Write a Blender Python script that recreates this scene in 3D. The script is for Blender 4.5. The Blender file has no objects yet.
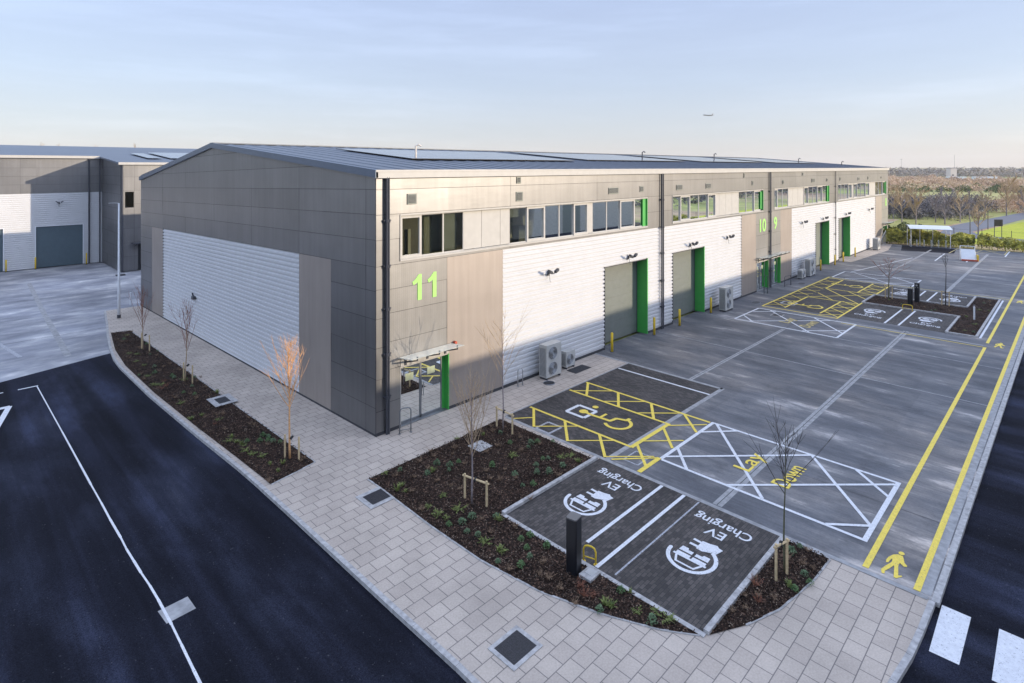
import bpy, bmesh, math, random
from mathutils import Vector, Matrix
R = random.Random(7)
C = bpy.context.scene.collection
rad = math.radians

# ------------------------------------------------------------------ terrain
def h(x, y):
    f = 1.0 if x < 90 else max(0.0, 1 - (x - 90) / 40.0)
    return -0.0225 * min(max(y, 0.0), 40.0) * f

# ------------------------------------------------------------------ materials
MATS = {}
def new_mat(name):
    m = bpy.data.materials.new(name); m.use_nodes = True
    nt = m.node_tree; nt.nodes.clear()
    out = nt.nodes.new('ShaderNodeOutputMaterial')
    MATS[name] = m
    return m, nt, out
def N(nt, t, **k):
    n = nt.nodes.new(t)
    for a, b in k.items():
        if a in n.inputs.keys() if isinstance(a, str) else False: n.inputs[a].default_value = b
        else: setattr(n, a, b)
    return n
def c4(c): return (c[0], c[1], c[2], 1.0)
def pbsdf(nt, out, col=None, rough=0.6, metal=0.0, spec=0.5):
    p = nt.nodes.new('ShaderNodeBsdfPrincipled')
    if col is not None: p.inputs['Base Color'].default_value = c4(col)
    p.inputs['Roughness'].default_value = rough
    p.inputs['Metallic'].default_value = metal
    p.inputs['Specular IOR Level'].default_value = spec
    nt.links.new(p.outputs[0], out.inputs['Surface'])
    return p
def coords(nt, scale=(1, 1, 1), rot=0.0, world=True):
    if world:
        g = nt.nodes.new('ShaderNodeNewGeometry'); o = g.outputs['Position']
    else:
        g = nt.nodes.new('ShaderNodeTexCoord'); o = g.outputs['Object']
    mp = nt.nodes.new('ShaderNodeMapping')
    mp.inputs['Scale'].default_value = scale
    mp.inputs['Rotation'].default_value = (0, 0, rot)
    nt.links.new(o, mp.inputs[0])
    return mp.outputs[0]
def noise(nt, vec, scale, detail=4, rough=.55):
    n = nt.nodes.new('ShaderNodeTexNoise')
    n.inputs['Scale'].default_value = scale; n.inputs['Detail'].default_value = detail
    n.inputs['Roughness'].default_value = rough
    nt.links.new(vec, n.inputs['Vector'])
    return n.outputs['Fac']
def ramp(nt, fac, stops):
    r = nt.nodes.new('ShaderNodeValToRGB')
    e = r.color_ramp.elements
    while len(e) < len(stops): e.new(.5)
    for i, (p, c) in enumerate(stops):
        e[i].position = p; e[i].color = c4(c)
    nt.links.new(fac, r.inputs[0])
    return r.outputs[0]
def mix(nt, fac, a, b, mode='MIX'):
    m = nt.nodes.new('ShaderNodeMix'); m.data_type = 'RGBA'; m.blend_type = mode
    for s, v in ((0, fac), (6, a), (7, b)):
        if isinstance(v, (int, float)): m.inputs[s].default_value = v
        elif isinstance(v, tuple): m.inputs[s].default_value = c4(v)
        else: nt.links.new(v, m.inputs[s])
    return m.outputs[2]
def bump(nt, p, hgt, strength=.3, dist=.02):
    b = nt.nodes.new('ShaderNodeBump')
    b.inputs['Strength'].default_value = strength; b.inputs['Distance'].default_value = dist
    nt.links.new(hgt, b.inputs['Height']); nt.links.new(b.outputs[0], p.inputs['Normal'])
G3 = lambda v: (v, v, v)

def simple(name, col, rough=.6, metal=0., var=.12, scale=3., spec=.5, bmp=0.):
    m, nt, out = new_mat(name)
    p = pbsdf(nt, out, col, rough, metal, spec)
    v = coords(nt)
    n = noise(nt, v, scale, 5)
    a = tuple(c * (1 - var) for c in col); b = tuple(min(1, c * (1 + var)) for c in col)
    nt.links.new(ramp(nt, n, [(.3, a), (.7, b)]), p.inputs['Base Color'])
    if bmp: bump(nt, p, noise(nt, v, scale * 12, 3), bmp, .01)
    return m

def cladding(name, col, rough, metal, ribs=None):
    m, nt, out = new_mat(name)
    p = pbsdf(nt, out, col, rough, metal)
    v = coords(nt, (1, 1, 1))
    big = noise(nt, v, .35, 3)
    streak = noise(nt, coords(nt, (4, 4, .25)), 1.0, 4)
    a = ramp(nt, big, [(.3, tuple(c * .92 for c in col)), (.7, tuple(c * 1.08 for c in col))])
    b = ramp(nt, streak, [(.3, G3(.88)), (.7, G3(1.0))])
    gi = nt.nodes.new('ShaderNodeNewGeometry'); a = mix(nt, 1.0, a, ramp(nt, gi.outputs['Random Per Island'], [(0., G3(.95)), (1., G3(1.05))]), 'MULTIPLY')
    nt.links.new(mix(nt, 1.0, a, b, 'MULTIPLY'), p.inputs['Base Color'])
    hh = noise(nt, coords(nt, (.9, .9, 2.2)), 1.1, 2)
    b1 = nt.nodes.new('ShaderNodeBump'); b1.inputs['Strength'].default_value = .10; b1.inputs['Distance'].default_value = .03
    nt.links.new(hh, b1.inputs['Height'])
    last = b1
    if ribs:
        w = nt.nodes.new('ShaderNodeTexWave'); w.bands_direction = ribs[0]
        w.inputs['Scale'].default_value = ribs[1]; w.inputs['Detail'].default_value = 0
        nt.links.new(v, w.inputs['Vector'])
        b2 = nt.nodes.new('ShaderNodeBump'); b2.inputs['Strength'].default_value = ribs[2]; b2.inputs['Distance'].default_value = .01
        nt.links.new(w.outputs['Fac'], b2.inputs['Height']); nt.links.new(b1.outputs[0], b2.inputs['Normal'])
        last = b2
    nt.links.new(last.outputs[0], p.inputs['Normal'])
    return m

silver = cladding('silver_cladding', (.215, .213, .215), .44, .78)
silver_rib = cladding('silver_ribbed_cladding', (.27, .262, .25), .45, .5, ('X', 3.2, .10))
brown_rib = cladding('brown_ribbed_cladding', (.33, .285, .25), .5, .3, ('Z', 6.0, .12))
gable_silver = silver
corr_m = simple('corrugated_white', (.575, .575, .58), .5, .0, .03, 1.2)
joint_dark = simple('joint_dark', (.05, .05, .055), .8)
cream = simple('cream_frame', (.44, .42, .385), .5, 0, .05)
roofm = cladding('roof_sheet', (.075, .09, .115), .42, .3, None)
flash = simple('blue_grey_flashing', (.10, .13, .18), .4, .4, .05)
green_m = simple('green_reveal_paint', (.06, .38, .07), .4, 0, .06)
lime = simple('lime_number', (.36, .72, .16), .5, 0, .03)
dkpipe = simple('dark_pipe', (.055, .058, .07), .45, .2, .06)
doorm = simple('roller_door_paint', (.17, .185, .165), .5, .1, .06)
door_blue = simple('slate_roller_door', (.075, .11, .13), .5, .1, .06)
plinth_m = simple('dark_plinth', (.04, .04, .045), .8)
steel = simple('galvanised_steel', (.42, .43, .44), .38, .7, .1)
steel_dk = simple('grey_steel', (.20, .21, .22), .45, .5, .1)
ac_m = simple('ac_casing', (.42, .42, .40), .5, 0, .05)
black_m = simple('charger_black', (.008, .009, .012), .35, 0, .1)
black_top = simple('charger_top', (.12, .115, .11), .5, 0, .06)
white_m = simple('white_paint_metal', (.68, .70, .72), .45, 0, .05)
yel_m = simple('yellow_bollard_paint', (.72, .50, .03), .5, 0, .06)
interior_m = simple('interior_wall', (.52, .50, .45), .9, 0, .05)
blind_m = simple('blue_grey_blind', (.30, .32, .31), .8, 0, .05)
timber = simple('stake_timber', (.55, .42, .24), .8, 0, .2, 12)
kerb_m = simple('kerb_concrete', (.38, .37, .36), .85, 0, .3, 7, .3, .2)
strip_m = simple('joint_concrete', (.30, .30, .30), .85, 0, .25, 4, .3)
iron_m = simple('cast_iron', (.045, .045, .05), .55, .5, .25, 25, .5, .6)
tyre_m = simple('tyre', (.02, .02, .02), .8)
red_m = simple('red_paint', (.45, .08, .04), .5)
stone_lt = simple('pale_render', (.60, .55, .48), .8)

def bark(name, col): return simple(name, col, .8, 0, .3, 20)
bark_g = bark('bark_greenish', (.10, .10, .055)); bark_r = bark('bark_reddish', (.26, .12, .09))
bark_o = bark('bark_orange', (.70, .38, .17)); bark_k = bark('bark_dark', (.055, .045, .04))
bark_p = bark('bark_pale', (.44, .32, .20)); bark_gr = bark('bark_grey', (.24, .20, .20))

def foliage(name, cols, scale=9, rough=.7):
    m, nt, out = new_mat(name)
    p = pbsdf(nt, out, cols[0], rough, 0, .3)
    n = noise(nt, coords(nt), scale, 3)
    k = len(cols)
    nt.links.new(ramp(nt, n, [(.32 + .36 * i / (k - 1), c) for i, c in enumerate(cols)]), p.inputs['Base Color'])
    return m
fol_green = foliage('leaf_green', [(.04, .09, .03), (.08, .15, .05), (.13, .20, .08)])
fol_blue = foliage('leaf_bluegreen', [(.05, .09, .04), (.10, .16, .08), (.15, .21, .11)])
fol_yel = foliage('leaf_yellowgreen', [(.08, .11, .03), (.15, .185, .05), (.23, .26, .08)])
fol_brown = foliage('leaf_brown', [(.10, .06, .035), (.20, .13, .08), (.28, .19, .12)])
fol_red = foliage('leaf_red', [(.10, .04, .025), (.20, .075, .045), (.28, .13, .07)])
fol_hedge = foliage('hedge_leaf', [(.09, .11, .03), (.42, .40, .08), (.88, .78, .18)], 1.6)
fol_hedge_d = foliage('hedge_leaf_dark', [(.04, .065, .02), (.10, .13, .04), (.22, .22, .06)], 1.2)

# asphalt
m, nt, out = new_mat('asphalt'); p = pbsdf(nt, out, rough=.95, spec=.1)
v = coords(nt)
patch = noise(nt, coords(nt, (1, .35, 1)), .35, 5, .6)
fine = noise(nt, v, 45, 3, .7)
base = ramp(nt, patch, [(.30, (.006, .0065, .010)), (.5, (.011, .012, .019)), (.62, (.022, .025, .040)), (.78, (.045, .049, .068))])
base = mix(nt, 1., base, ramp(nt, fine, [(.32, G3(.35)), (.68, G3(1.75))]), 'MULTIPLY')
trk = noise(nt, coords(nt, (1.1, .04, 1)), .9, 4, .6)
base = mix(nt, .9, base, ramp(nt, trk, [(.36, G3(.6)), (.5, G3(1)), (.62, (1.6, 1.65, 1.75))]), 'MULTIPLY')
spk = noise(nt, v, 16, 2, .5)
base = mix(nt, ramp(nt, spk, [(.70, G3(0)), (.76, G3(.35))]), base, (.16, .16, .17))
nt.links.new(base, p.inputs['Base Color']); bump(nt, p, fine, .6, .012)
asphalt = m
# tyre-worn lighter asphalt strip is part of the patch noise

# concrete yard
m, nt, out = new_mat('yard_concrete'); p = pbsdf(nt, out, rough=.75, spec=.4)
st = noise(nt, coords(nt, (.75, .22, 1)), 1.0, 8, .66)
pt = noise(nt, coords(nt, (1, 1, 1)), .16, 5, .6)
fn = noise(nt, coords(nt), 14, 4)
brush = noise(nt, coords(nt, (11, .9, 1), rad(6)), 1.0, 4)
a = ramp(nt, st, [(.26, (.066, .069, .078)), (.46, (.100, .104, .115)), (.58, (.16, .16, .165)), (.70, (.42, .40, .385))])
b = ramp(nt, pt, [(.3, G3(.72)), (.5, G3(1.0)), (.68, (1.5, 1.36, 1.2))])
a = mix(nt, .9, a, b, 'MULTIPLY')
a = mix(nt, .5, a, ramp(nt, fn, [(.3, G3(.8)), (.7, G3(1.2))]), 'MULTIPLY')
a = mix(nt, .8, a, ramp(nt, brush, [(.3, G3(.8)), (.7, (1.22, 1.2, 1.18))]), 'MULTIPLY')
stain = noise(nt, coords(nt, (1, 1, 1), .5), .9, 6, .7)
a = mix(nt, .8, a, ramp(nt, stain, [(.33, G3(.72)), (.45, G3(1.0)), (.62, G3(1.0)), (.75, (1.25, 1.2, 1.12))]), 'MULTIPLY')
vor = nt.nodes.new('ShaderNodeTexVoronoi'); vor.inputs['Scale'].default_value = .17; vor.distance = 'CHEBYCHEV'; vor.inputs['Randomness'].default_value = .15
nt.links.new(coords(nt), vor.inputs['Vector'])
sp = nt.nodes.new('ShaderNodeSeparateColor'); nt.links.new(vor.outputs['Color'], sp.inputs[0])
a = mix(nt, .55, a, ramp(nt, sp.outputs[0], [(.0, G3(.78)), (1., G3(1.18))]), 'MULTIPLY')
nt.links.new(a, p.inputs['Base Color']); bump(nt, p, brush, .25, .006)
yard_m = m
# lighter dusty concrete, left yard
m, nt, out = new_mat('dusty_concrete'); p = pbsdf(nt, out, rough=.8, spec=.35)
st = noise(nt, coords(nt, (.42, .8, 1), .25), .7, 8, .68)
pt = noise(nt, coords(nt), .13, 5, .6)
a = ramp(nt, st, [(.28, (.16, .165, .185)), (.45, (.25, .255, .28)), (.58, (.36, .36, .37)), (.70, (.62, .60, .58))])
a = mix(nt, .8, a, ramp(nt, pt, [(.34, G3(.62)), (.52, G3(1.0)), (.7, G3(1.5))]), 'MULTIPLY')
nt.links.new(a, p.inputs['Base Color']); bump(nt, p, noise(nt, coords(nt), 20, 3), .25, .01)
dusty_m = m

def brickmat(name, w, hh, cols, mortar, ms, rot=0., patchy=.25, off=.5, bstr=.4):
    m, nt, out = new_mat(name); p = pbsdf(nt, out, rough=.8, spec=.35)
    v = coords(nt, (1, 1, 1), rot)
    br = nt.nodes.new('ShaderNodeTexBrick'); br.offset = off
    br.inputs['Scale'].default_value = 1.0
    br.inputs['Brick Width'].default_value = w; br.inputs['Row Height'].default_value = hh
    br.inputs['Mortar Size'].default_value = ms; br.inputs['Mortar Smooth'].default_value = .15
    br.inputs['Bias'].default_value = -.1
    br.inputs['Color1'].default_value = c4(cols[0]); br.inputs['Color2'].default_value = c4(cols[1])
    br.inputs['Mortar'].default_value = c4(mortar)
    nt.links.new(v, br.inputs['Vector'])
    pn = noise(nt, coords(nt), .45, 5, .6)
    fn = noise(nt, coords(nt), 22, 3)
    a = mix(nt, 1., br.outputs['Color'], ramp(nt, pn, [(.3, G3(1 - patchy)), (.7, G3(1 + patchy))]), 'MULTIPLY')
    a = mix(nt, .7, a, ramp(nt, fn, [(.3, G3(.86)), (.7, G3(1.14))]), 'MULTIPLY')
    nt.links.new(a, p.inputs['Base Color'])
    inv = nt.nodes.new('ShaderNodeMath'); inv.operation = 'SUBTRACT'; inv.inputs[0].default_value = 1
    nt.links.new(br.outputs['Fac'], inv.inputs[1]); bump(nt, p, inv.outputs[0], bstr, .01)
    return m
paver = brickmat('paving_flags', .48, .41, [(.41, .35, .295), (.465, .40, .335)], (.18, .16, .145), .011, 0, .16)
blockp = brickmat('dark_block_paving', .20, .10, [(.042, .037, .034), (.098, .084, .075)], (.030, .030, .032), .008, 0, .3)
blockp2 = brickmat('dark_block_paving_cross', .20, .10, [(.040, .036, .034), (.094, .081, .073)], (.028, .028, .030), .008, rad(90), .3)

def paint(name, col, wear):
    m, nt, out = new_mat(name); p = pbsdf(nt, out, rough=.65)
    n = noise(nt, coords(nt), 9, 6, .65)
    base = ramp(nt, n, [(.3, tuple(c * .78 for c in col)), (.7, col)])
    w = noise(nt, coords(nt), 26, 5, .7)
    a = mix(nt, ramp(nt, w, [(wear - .06, G3(1)), (wear + .02, G3(0))]), base, (.13, .13, .14))
    nt.links.new(a, p.inputs['Base Color'])
    return m
paint_w = paint('white_road_paint', (.70, .71, .73), .39)
paint_wo = paint('old_white_road_paint', (.42, .43, .46), .46)
paint_y = paint('yellow_road_paint', (.84, .64, .09), .385)
paint_yo = paint('old_yellow_road_paint', (.50, .40, .16), .42)

# mulch
m, nt, out = new_mat('bark_mulch'); p = pbsdf(nt, out, rough=.95, spec=.1)
vor = nt.nodes.new('ShaderNodeTexVoronoi'); vor.inputs['Scale'].default_value = 26
nt.links.new(coords(nt), vor.inputs['Vector'])
sp = nt.nodes.new('ShaderNodeSeparateColor'); nt.links.new(vor.outputs['Color'], sp.inputs[0])
a = ramp(nt, sp.outputs[0], [(.0, (.010, .007, .006)), (.6, (.030, .019, .014)), (.9, (.075, .045, .032)), (1., (.16, .10, .07))])
nt.links.new(mix(nt, .8, a, ramp(nt, noise(nt, coords(nt), 1.2, 4), [(.3, G3(.6)), (.7, G3(1.4))]), 'MULTIPLY'), p.inputs['Base Color'])
bump(nt, p, sp.outputs[1], .8, .03)
mulch_m = m

# far ground
m, nt, out = new_mat('far_land'); p = pbsdf(nt, out, rough=.95, spec=.1)
n1 = noise(nt, coords(nt, (1, .35, 1), .6), .012, 6, .6)
n2 = noise(nt, coords(nt), .12, 5, .6)
a = ramp(nt, n1, [(.38, (.36, .38, .12)), (.47, (.32, .32, .13)), (.52, (.42, .31, .20)), (.62, (.38, .25, .17)), (.7, (.48, .38, .26))])
a = mix(nt, .8, a, ramp(nt, n2, [(.3, G3(.65)), (.7, G3(1.3))]), 'MULTIPLY')
nt.links.new(a, p.inputs['Base Color'])
land_m = m
def grass(name, c1, c2):
    m, nt, out = new_mat(name); p = pbsdf(nt, out, rough=.95, spec=.1)
    a = ramp(nt, noise(nt, coords(nt), .5, 7, .7), [(.3, c1), (.7, c2)])
    a = mix(nt, .7, a, ramp(nt, noise(nt, coords(nt), 6, 4, .7), [(.3, G3(.6)), (.7, G3(1.3))]), 'MULTIPLY')
    nt.links.new(a, p.inputs['Base Color']); return m
lawn_m = grass('lawn_grass', (.34, .38, .04), (.50, .50, .08))
verge_m = grass('verge_grass', (.26, .27, .07), (.44, .40, .16))
field_m = grass('field_grass', (.30, .31, .10), (.52, .44, .20))

# glass
paper_m = simple('paper_notice', (.42, .46, .30), .7)
def glassmat(name, tint, refl):
    m, nt, out = new_mat(name)
    tr = nt.nodes.new('ShaderNodeBsdfTransparent'); tr.inputs[0].default_value = c4(tint)
    gl = nt.nodes.new('ShaderNodeBsdfGlossy'); gl.inputs['Color'].default_value = (.9, .95, .95, 1); gl.inputs['Roughness'].default_value = .02
    fr = nt.nodes.new('ShaderNodeLayerWeight'); fr.inputs['Blend'].default_value = refl
    mx = nt.nodes.new('ShaderNodeMixShader')
    nt.links.new(fr.outputs['Fresnel'], mx.inputs[0]); nt.links.new(tr.outputs[0], mx.inputs[1]); nt.links.new(gl.outputs[0], mx.inputs[2])
    nt.links.new(mx.outputs[0], out.inputs['Surface'])
    return m
glass = glassmat('window_glass', (.72, .73, .67), .26)
glass_door = glassmat('door_glass', (.62, .64, .64), .52)
glass_can = glassmat('canopy_glass', (.80, .84, .80), .5)
m, nt, out = new_mat('canopy_sheet'); p = pbsdf(nt, out, (.66, .70, .64), .2); p.inputs['Alpha'].default_value = .62; canopy_m = m
m, nt, out = new_mat('solar_cell'); p = pbsdf(nt, out, (.03, .05, .10), .12, .2)
br = nt.nodes.new('ShaderNodeTexBrick'); br.offset = 0; br.inputs['Scale'].default_value = 1
br.inputs['Brick Width'].default_value = 1.0; br.inputs['Row Height'].default_value = 1.66; br.inputs['Mortar Size'].default_value = .03
br.inputs['Color1'].default_value = (.025, .045, .10, 1); br.inputs['Color2'].default_value = (.04, .07, .14, 1); br.inputs['Mortar'].default_value = (.35, .37, .40, 1)
nt.links.new(coords(nt), br.inputs['Vector']); nt.links.new(br.outputs['Color'], p.inputs['Base Color'])
solar_m = m

# ------------------------------------------------------------------ mesh builder
class MB:
    def __init__(s): s.v = []; s.f = []; s.mi = []
    def add(s, vs, fs, mi=0):
        o = len(s.v); s.v += [tuple(p) for p in vs]
        s.f += [tuple(i + o for i in f) for f in fs]; s.mi += [mi] * len(fs)
    def box(s, x0, x1, y0, y1, z0, z1, mi=0, mp=None):
        vs = [(x, y, z) for z in (z0, z1) for y in (y0, y1) for x in (x0, x1)]
        if mp: vs = [mp(*q) for q in vs]
        s.add(vs, [(0, 2, 3, 1), (4, 5, 7, 6), (0, 1, 5, 4), (2, 6, 7, 3), (0, 4, 6, 2), (1, 3, 7, 5)], mi)
    def tube(s, pts, rs, n=6, mi=0, cap=True):
        pts = [Vector(p) for p in pts]
        if isinstance(rs, (int, float)): rs = [rs] * len(pts)
        o = len(s.v); k = len(pts)
        t0 = (pts[1] - pts[0]).normalized()
        up = Vector((0, 0, 1)) if abs(t0.z) < .9 else Vector((1, 0, 0))
        a = t0.cross(up).normalized()
        for i, p in enumerate(pts):
            t = (pts[min(i + 1, k - 1)] - pts[max(i - 1, 0)]).normalized()
            a = (a - t * a.dot(t)).normalized(); b = t.cross(a)
            for j in range(n):
                an = 2 * math.pi * j / n
                s.v.append(tuple(p + (a * math.cos(an) + b * math.sin(an)) * rs[i]))
        for i in range(k - 1):
            for j in range(n):
                j2 = (j + 1) % n
                s.f.append((o + i * n + j, o + i * n + j2, o + (i + 1) * n + j2, o + (i + 1) * n + j)); s.mi.append(mi)
        if cap and n > 2:
            s.f.append(tuple(o + j for j in reversed(range(n)))); s.mi.append(mi)
            s.f.append(tuple(o + (k - 1) * n + j for j in range(n))); s.mi.append(mi)
    def prism(s, poly, z0, z1, mi=0, mp=None):
        n = len(poly)
        vs = [(x, y, z0) for x, y in poly] + [(x, y, z1) for x, y in poly]
        if mp: vs = [mp(*q) for q in vs]
        s.add(vs, [tuple(reversed(range(n))), tuple(range(n, 2 * n))] + [(i, (i + 1) % n, n + (i + 1) % n, n + i) for i in range(n)], mi)
    def build(s, name, mats, parent=None, smooth=False, bevel=0):
        me = bpy.data.meshes.new(name)
        me.from_pydata(s.v, [], s.f)
        if not isinstance(mats, (list, tuple)): mats = [mats]
        for mm in mats: me.materials.append(mm)
        me.polygons.foreach_set('material_index', s.mi)
        if smooth: me.polygons.foreach_set('use_smooth', [True] * len(me.polygons))
        me.validate()
        o = bpy.data.objects.new(name, me); C.objects.link(o)
        if parent: o.parent = parent
        if bevel:
            b = o.modifiers.new('bevel', 'BEVEL'); b.width = bevel; b.segments = 2; b.limit_method = 'ANGLE'
        return o

def tag(o, label=None, cat=None, group=None, kind=None):
    if label: o['label'] = label
    if cat: o['category'] = cat
    if group: o['group'] = group
    if kind: o['kind'] = kind
    return o
def thing(name, label, cat, loc=(0, 0, 0), rz=0, group=None):
    o = bpy.data.objects.new(name, None); C.objects.link(o); o.empty_display_size = .1
    o.location = loc; o.rotation_euler = (0, 0, rz)
    return tag(o, label, cat, group)
def dup(root, loc, rz=0, label=None, scale=None, group=None):
    kids = list(root.children)
    r = root.copy(); C.objects.link(r); r.location = loc; r.rotation_euler = (0, 0, rz)
    if scale: r.scale = (scale,) * 3 if isinstance(scale, (int, float)) else scale
    if label: r['label'] = label
    if group: r['group'] = group
    for ch in kids:
        c = ch.copy(); C.objects.link(c); c.parent = r
        for g in list(ch.children):
            d = g.copy(); C.objects.link(d); d.parent = c
    return r

def sheet_mb(mb_or_none, poly, off, mi=0):
    bm = bmesh.new()
    f = bm.faces.new([bm.verts.new((x, y, 0)) for x, y in poly])
    cuts = [('y', 0.0), ('y', 40.0), ('x', 90.0), ('x', 130.0)] + [('y', 20.)]
    for ax, val in cuts:
        co = (0, val, 0) if ax == 'y' else (val, 0, 0); no = (0, 1, 0) if ax == 'y' else (1, 0, 0)
        bmesh.ops.bisect_plane(bm, geom=bm.verts[:] + bm.edges[:] + bm.faces[:], plane_co=co, plane_no=no)
    bmesh.ops.triangulate(bm, faces=bm.faces[:])
    for v_ in bm.verts: v_.co.z = h(v_.co.x, v_.co.y) + off
    bm.verts.index_update()
    vs = [tuple(v_.co) for v_ in bm.verts]; fs = []
    for f in bm.faces:
        f.normal_update()
        idx = [v_.index for v_ in f.verts]
        fs.append(tuple(idx if f.normal.z > 0 else reversed(idx)))
    bm.free()
    mb_or_none.add(vs, fs, mi)
def sheet(name, poly, off, mat, parent=None, kind='structure', label=None):
    mb = MB(); sheet_mb(mb, poly, off)
    o = mb.build(name, mat, parent)
    if not parent: tag(o, label, None, None, kind)
    return o
def line_poly(p, q, w):
    dx, dy = q[0] - p[0], q[1] - p[1]; L = math.hypot(dx, dy); nx, ny = -dy / L * w / 2, dx / L * w / 2
    return [(p[0] + nx, p[1] + ny), (p[0] - nx, p[1] - ny), (q[0] - nx, q[1] - ny), (q[0] + nx, q[1] + ny)]
def inpoly(x, y, P):
    c = False; j = len(P) - 1
    for i in range(len(P)):
        if (P[i][1] > y) != (P[j][1] > y) and x < (P[j][0] - P[i][0]) * (y - P[i][1]) / (P[j][1] - P[i][1]) + P[i][0]: c = not c
        j = i
    return c

# ------------------------------------------------------------------ ground
def big_ground():
    # rings of growing size, flat beyond the site
    xs = [-4000, -800, -200, -80, -30, 0, 30, 60, 90, 110, 130, 200, 400, 900, 2500, 9000]
    ys = [-4000, -800, -200, -60, -20, 0, 20, 40, 70, 120, 250, 600, 1500, 9000]
    vs = [(x, y, h(x, y) - .14) for y in ys for x in xs]; nx = len(xs)
    fs = [(j * nx + i, j * nx + i + 1, (j + 1) * nx + i + 1, (j + 1) * nx + i) for j in range(len(ys) - 1) for i in range(nx - 1)]
    mb = MB(); mb.add(vs, fs)
    tag(mb.build('ground', land_m), 'brown scrub land and pale fields reaching the horizon', None, None, 'structure')
big_ground()
sheet('asphalt_road', [(-90, -70), (84.5, -70), (84.5, -17), (5, -17), (4, 0), (4, 42), (-90, 42)], -.10, asphalt, label='dark blue asphalt road bending round the site')
arc = [(1.3 + 5.8 * math.cos(rad(a)), -11.1 + 5.85 * math.sin(rad(a))) for a in range(176, 266, 8)]
OUT = [(-2.45, 35.4), (-3.3, 30), (-3.9, 26.5), (-4.45, 22.8), (-4.78, 20), (-4.88, 17.9), (-4.9, 12), (-4.75, 5.4), (-4.62, 1.6), (-4.55, -3), (-4.5, -8), (-4.46, -10.3)] + arc[1:] + [(1.6, -16.98), (2.6, -17.08), (3.6, -17.12), (4.86, -17.14)]
sheet('footpath', OUT + [(4.86, -2.25), (14.25, -2.25), (14.25, .5), (.6, .5), (.6, 35.4)], 0, paver, label='pinkish grey paved footpath round the corner')
yard = sheet('concrete_yard', [(4.86, -17.14), (83.6, -17.14), (80.9, .5), (14.25, .5), (14.25, -2.25), (4.86, -2.25)], .004, yard_m, label='brushed blue grey concrete service yard')
yl = sheet('rear_yard', [(-90, 19.4), (-9.8, 20.1), (-4.5, 21.9), (4, 24), (4, 34), (90, 34), (90, 66), (-90, 66)], -.094, dusty_m, label='dusty pale concrete yard beside the far units')
sheet('block_paving', [(4.95, -2.3), (14.2, -2.3), (14.2, -7.38), (4.95, -7.38)], .008, blockp2, label='dark brown block paving of the accessible bays')
sheet('charging_bay_paving', [(0, -7.25), (4.8, -7.25), (4.8, -13.62), (0, -13.62)], .008, blockp, label='dark block paving of the two near charging bays')
sheet('far_accessible_bay_paving', [(33.0, -2.35), (48.2, -2.35), (48.2, -7.4), (33.0, -7.4)], .008, blockp2)
sheet('far_charging_bay_paving', [(33.3, -7.5), (38.8, -7.5), (38.8, -13.4), (33.3, -13.4)], .008, blockp)
sheet('farther_charging_bay_paving', [(42.7, -7.5), (47.6, -7.5), (47.6, -13.4), (42.7, -13.4)], .008, blockp)
sheet('shelter_paving', [(74.5, -3.2), (80.4, -2.2), (81.2, -8.0), (76, -8.4)], .008, asphalt)
sheet('far_path', [(60, .4), (60, -1.3), (73.5, -2.0), (80.9, -1.0), (80.9, .4)], .009, paver)

# far road, lawn, verges, fields
FR = [(84, -40), (92, -24), (98, -8), (103.5, -3.0), (117, -2.4), (126, -3.3), (143, -5.7), (170, -9.6), (260, -24), (260, -31), (170, -16), (148, -11.2), (130, -9.2), (119.6, -7.8), (109.4, -6.5), (104, -8), (99, -18), (90, -40)]
sheet('far_road', FR, -.10, simple('far_tarmac', (.14, .145, .165), .8))
sheet('lawn', [(90, -7.6), (99, -7.4), (108, -7.0), (119, -8.3), (129, -9.8), (170, -16.5), (170, -40), (90, -40)], -.115, lawn_m, label='bright green lawn beyond the hedge')
sheet('verge', [(85.5, 20), (85.5, -3), (100, -2.2), (118, -1.6), (143, -4.6), (170, -8.6), (170, 5), (125, 16)], -.12, verge_m)
sheet('field', [(210, 30), (250, -18), (360, -30), (420, 10), (330, 55)], -.118, field_m, label='pale green field beyond the bare copse')

# kerbs ---------------------------------------------------------------
def resample(pts, step):
    out = [pts[0]]
    for a, b in zip(pts, pts[1:]):
        L = math.hypot(b[0] - a[0], b[1] - a[1]); n = max(1, round(L / step))
        for i in range(1, n + 1): out.append((a[0] + (b[0] - a[0]) * i / n, a[1] + (b[1] - a[1]) * i / n))
    return out
def kerb(mb, pts, w, z0, z1, step=.91, gap=.006):
    P = resample(pts, step)
    nrm = []
    for i in range(len(P)):
        a = P[max(i - 1, 0)]; b = P[min(i + 1, len(P) - 1)]
        L = math.hypot(b[0] - a[0], b[1] - a[1]); nrm.append((-(b[1] - a[1]) / L, (b[0] - a[0]) / L))
    for i in range(len(P) - 1):
        a, b = P[i], P[i + 1]; L = math.hypot(b[0] - a[0], b[1] - a[1]); t = gap / L
        vs = []
        for z in (z0, z1):
            for (q, n_, s_) in ((a, nrm[i], t), (b, nrm[i + 1], 1 - t)):
                x = a[0] + (b[0] - a[0]) * s_; y = a[1] + (b[1] - a[1]) * s_
                for k in (-w / 2, w / 2):
                    X, Y = x + n_[0] * k, y + n_[1] * k
                    vs.append((X, Y, h(X, Y) + z))
        mb.add(vs, [(0, 1, 3, 2), (4, 6, 7, 5), (0, 4, 5, 1), (2, 3, 7, 6), (0, 2, 6, 4), (1, 5, 7, 3)])
k_ = MB()
kerb(k_, OUT, .13, -.16, .012)
kerb(k_, [(4.86, -17.2), (83.6, -17.2)], .16, -.16, .012, 1.8)
tag(k_.build('road_kerb', kerb_m), 'pale concrete kerb between footpath and asphalt road', None, None, 'structure')
k_ = MB()
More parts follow.
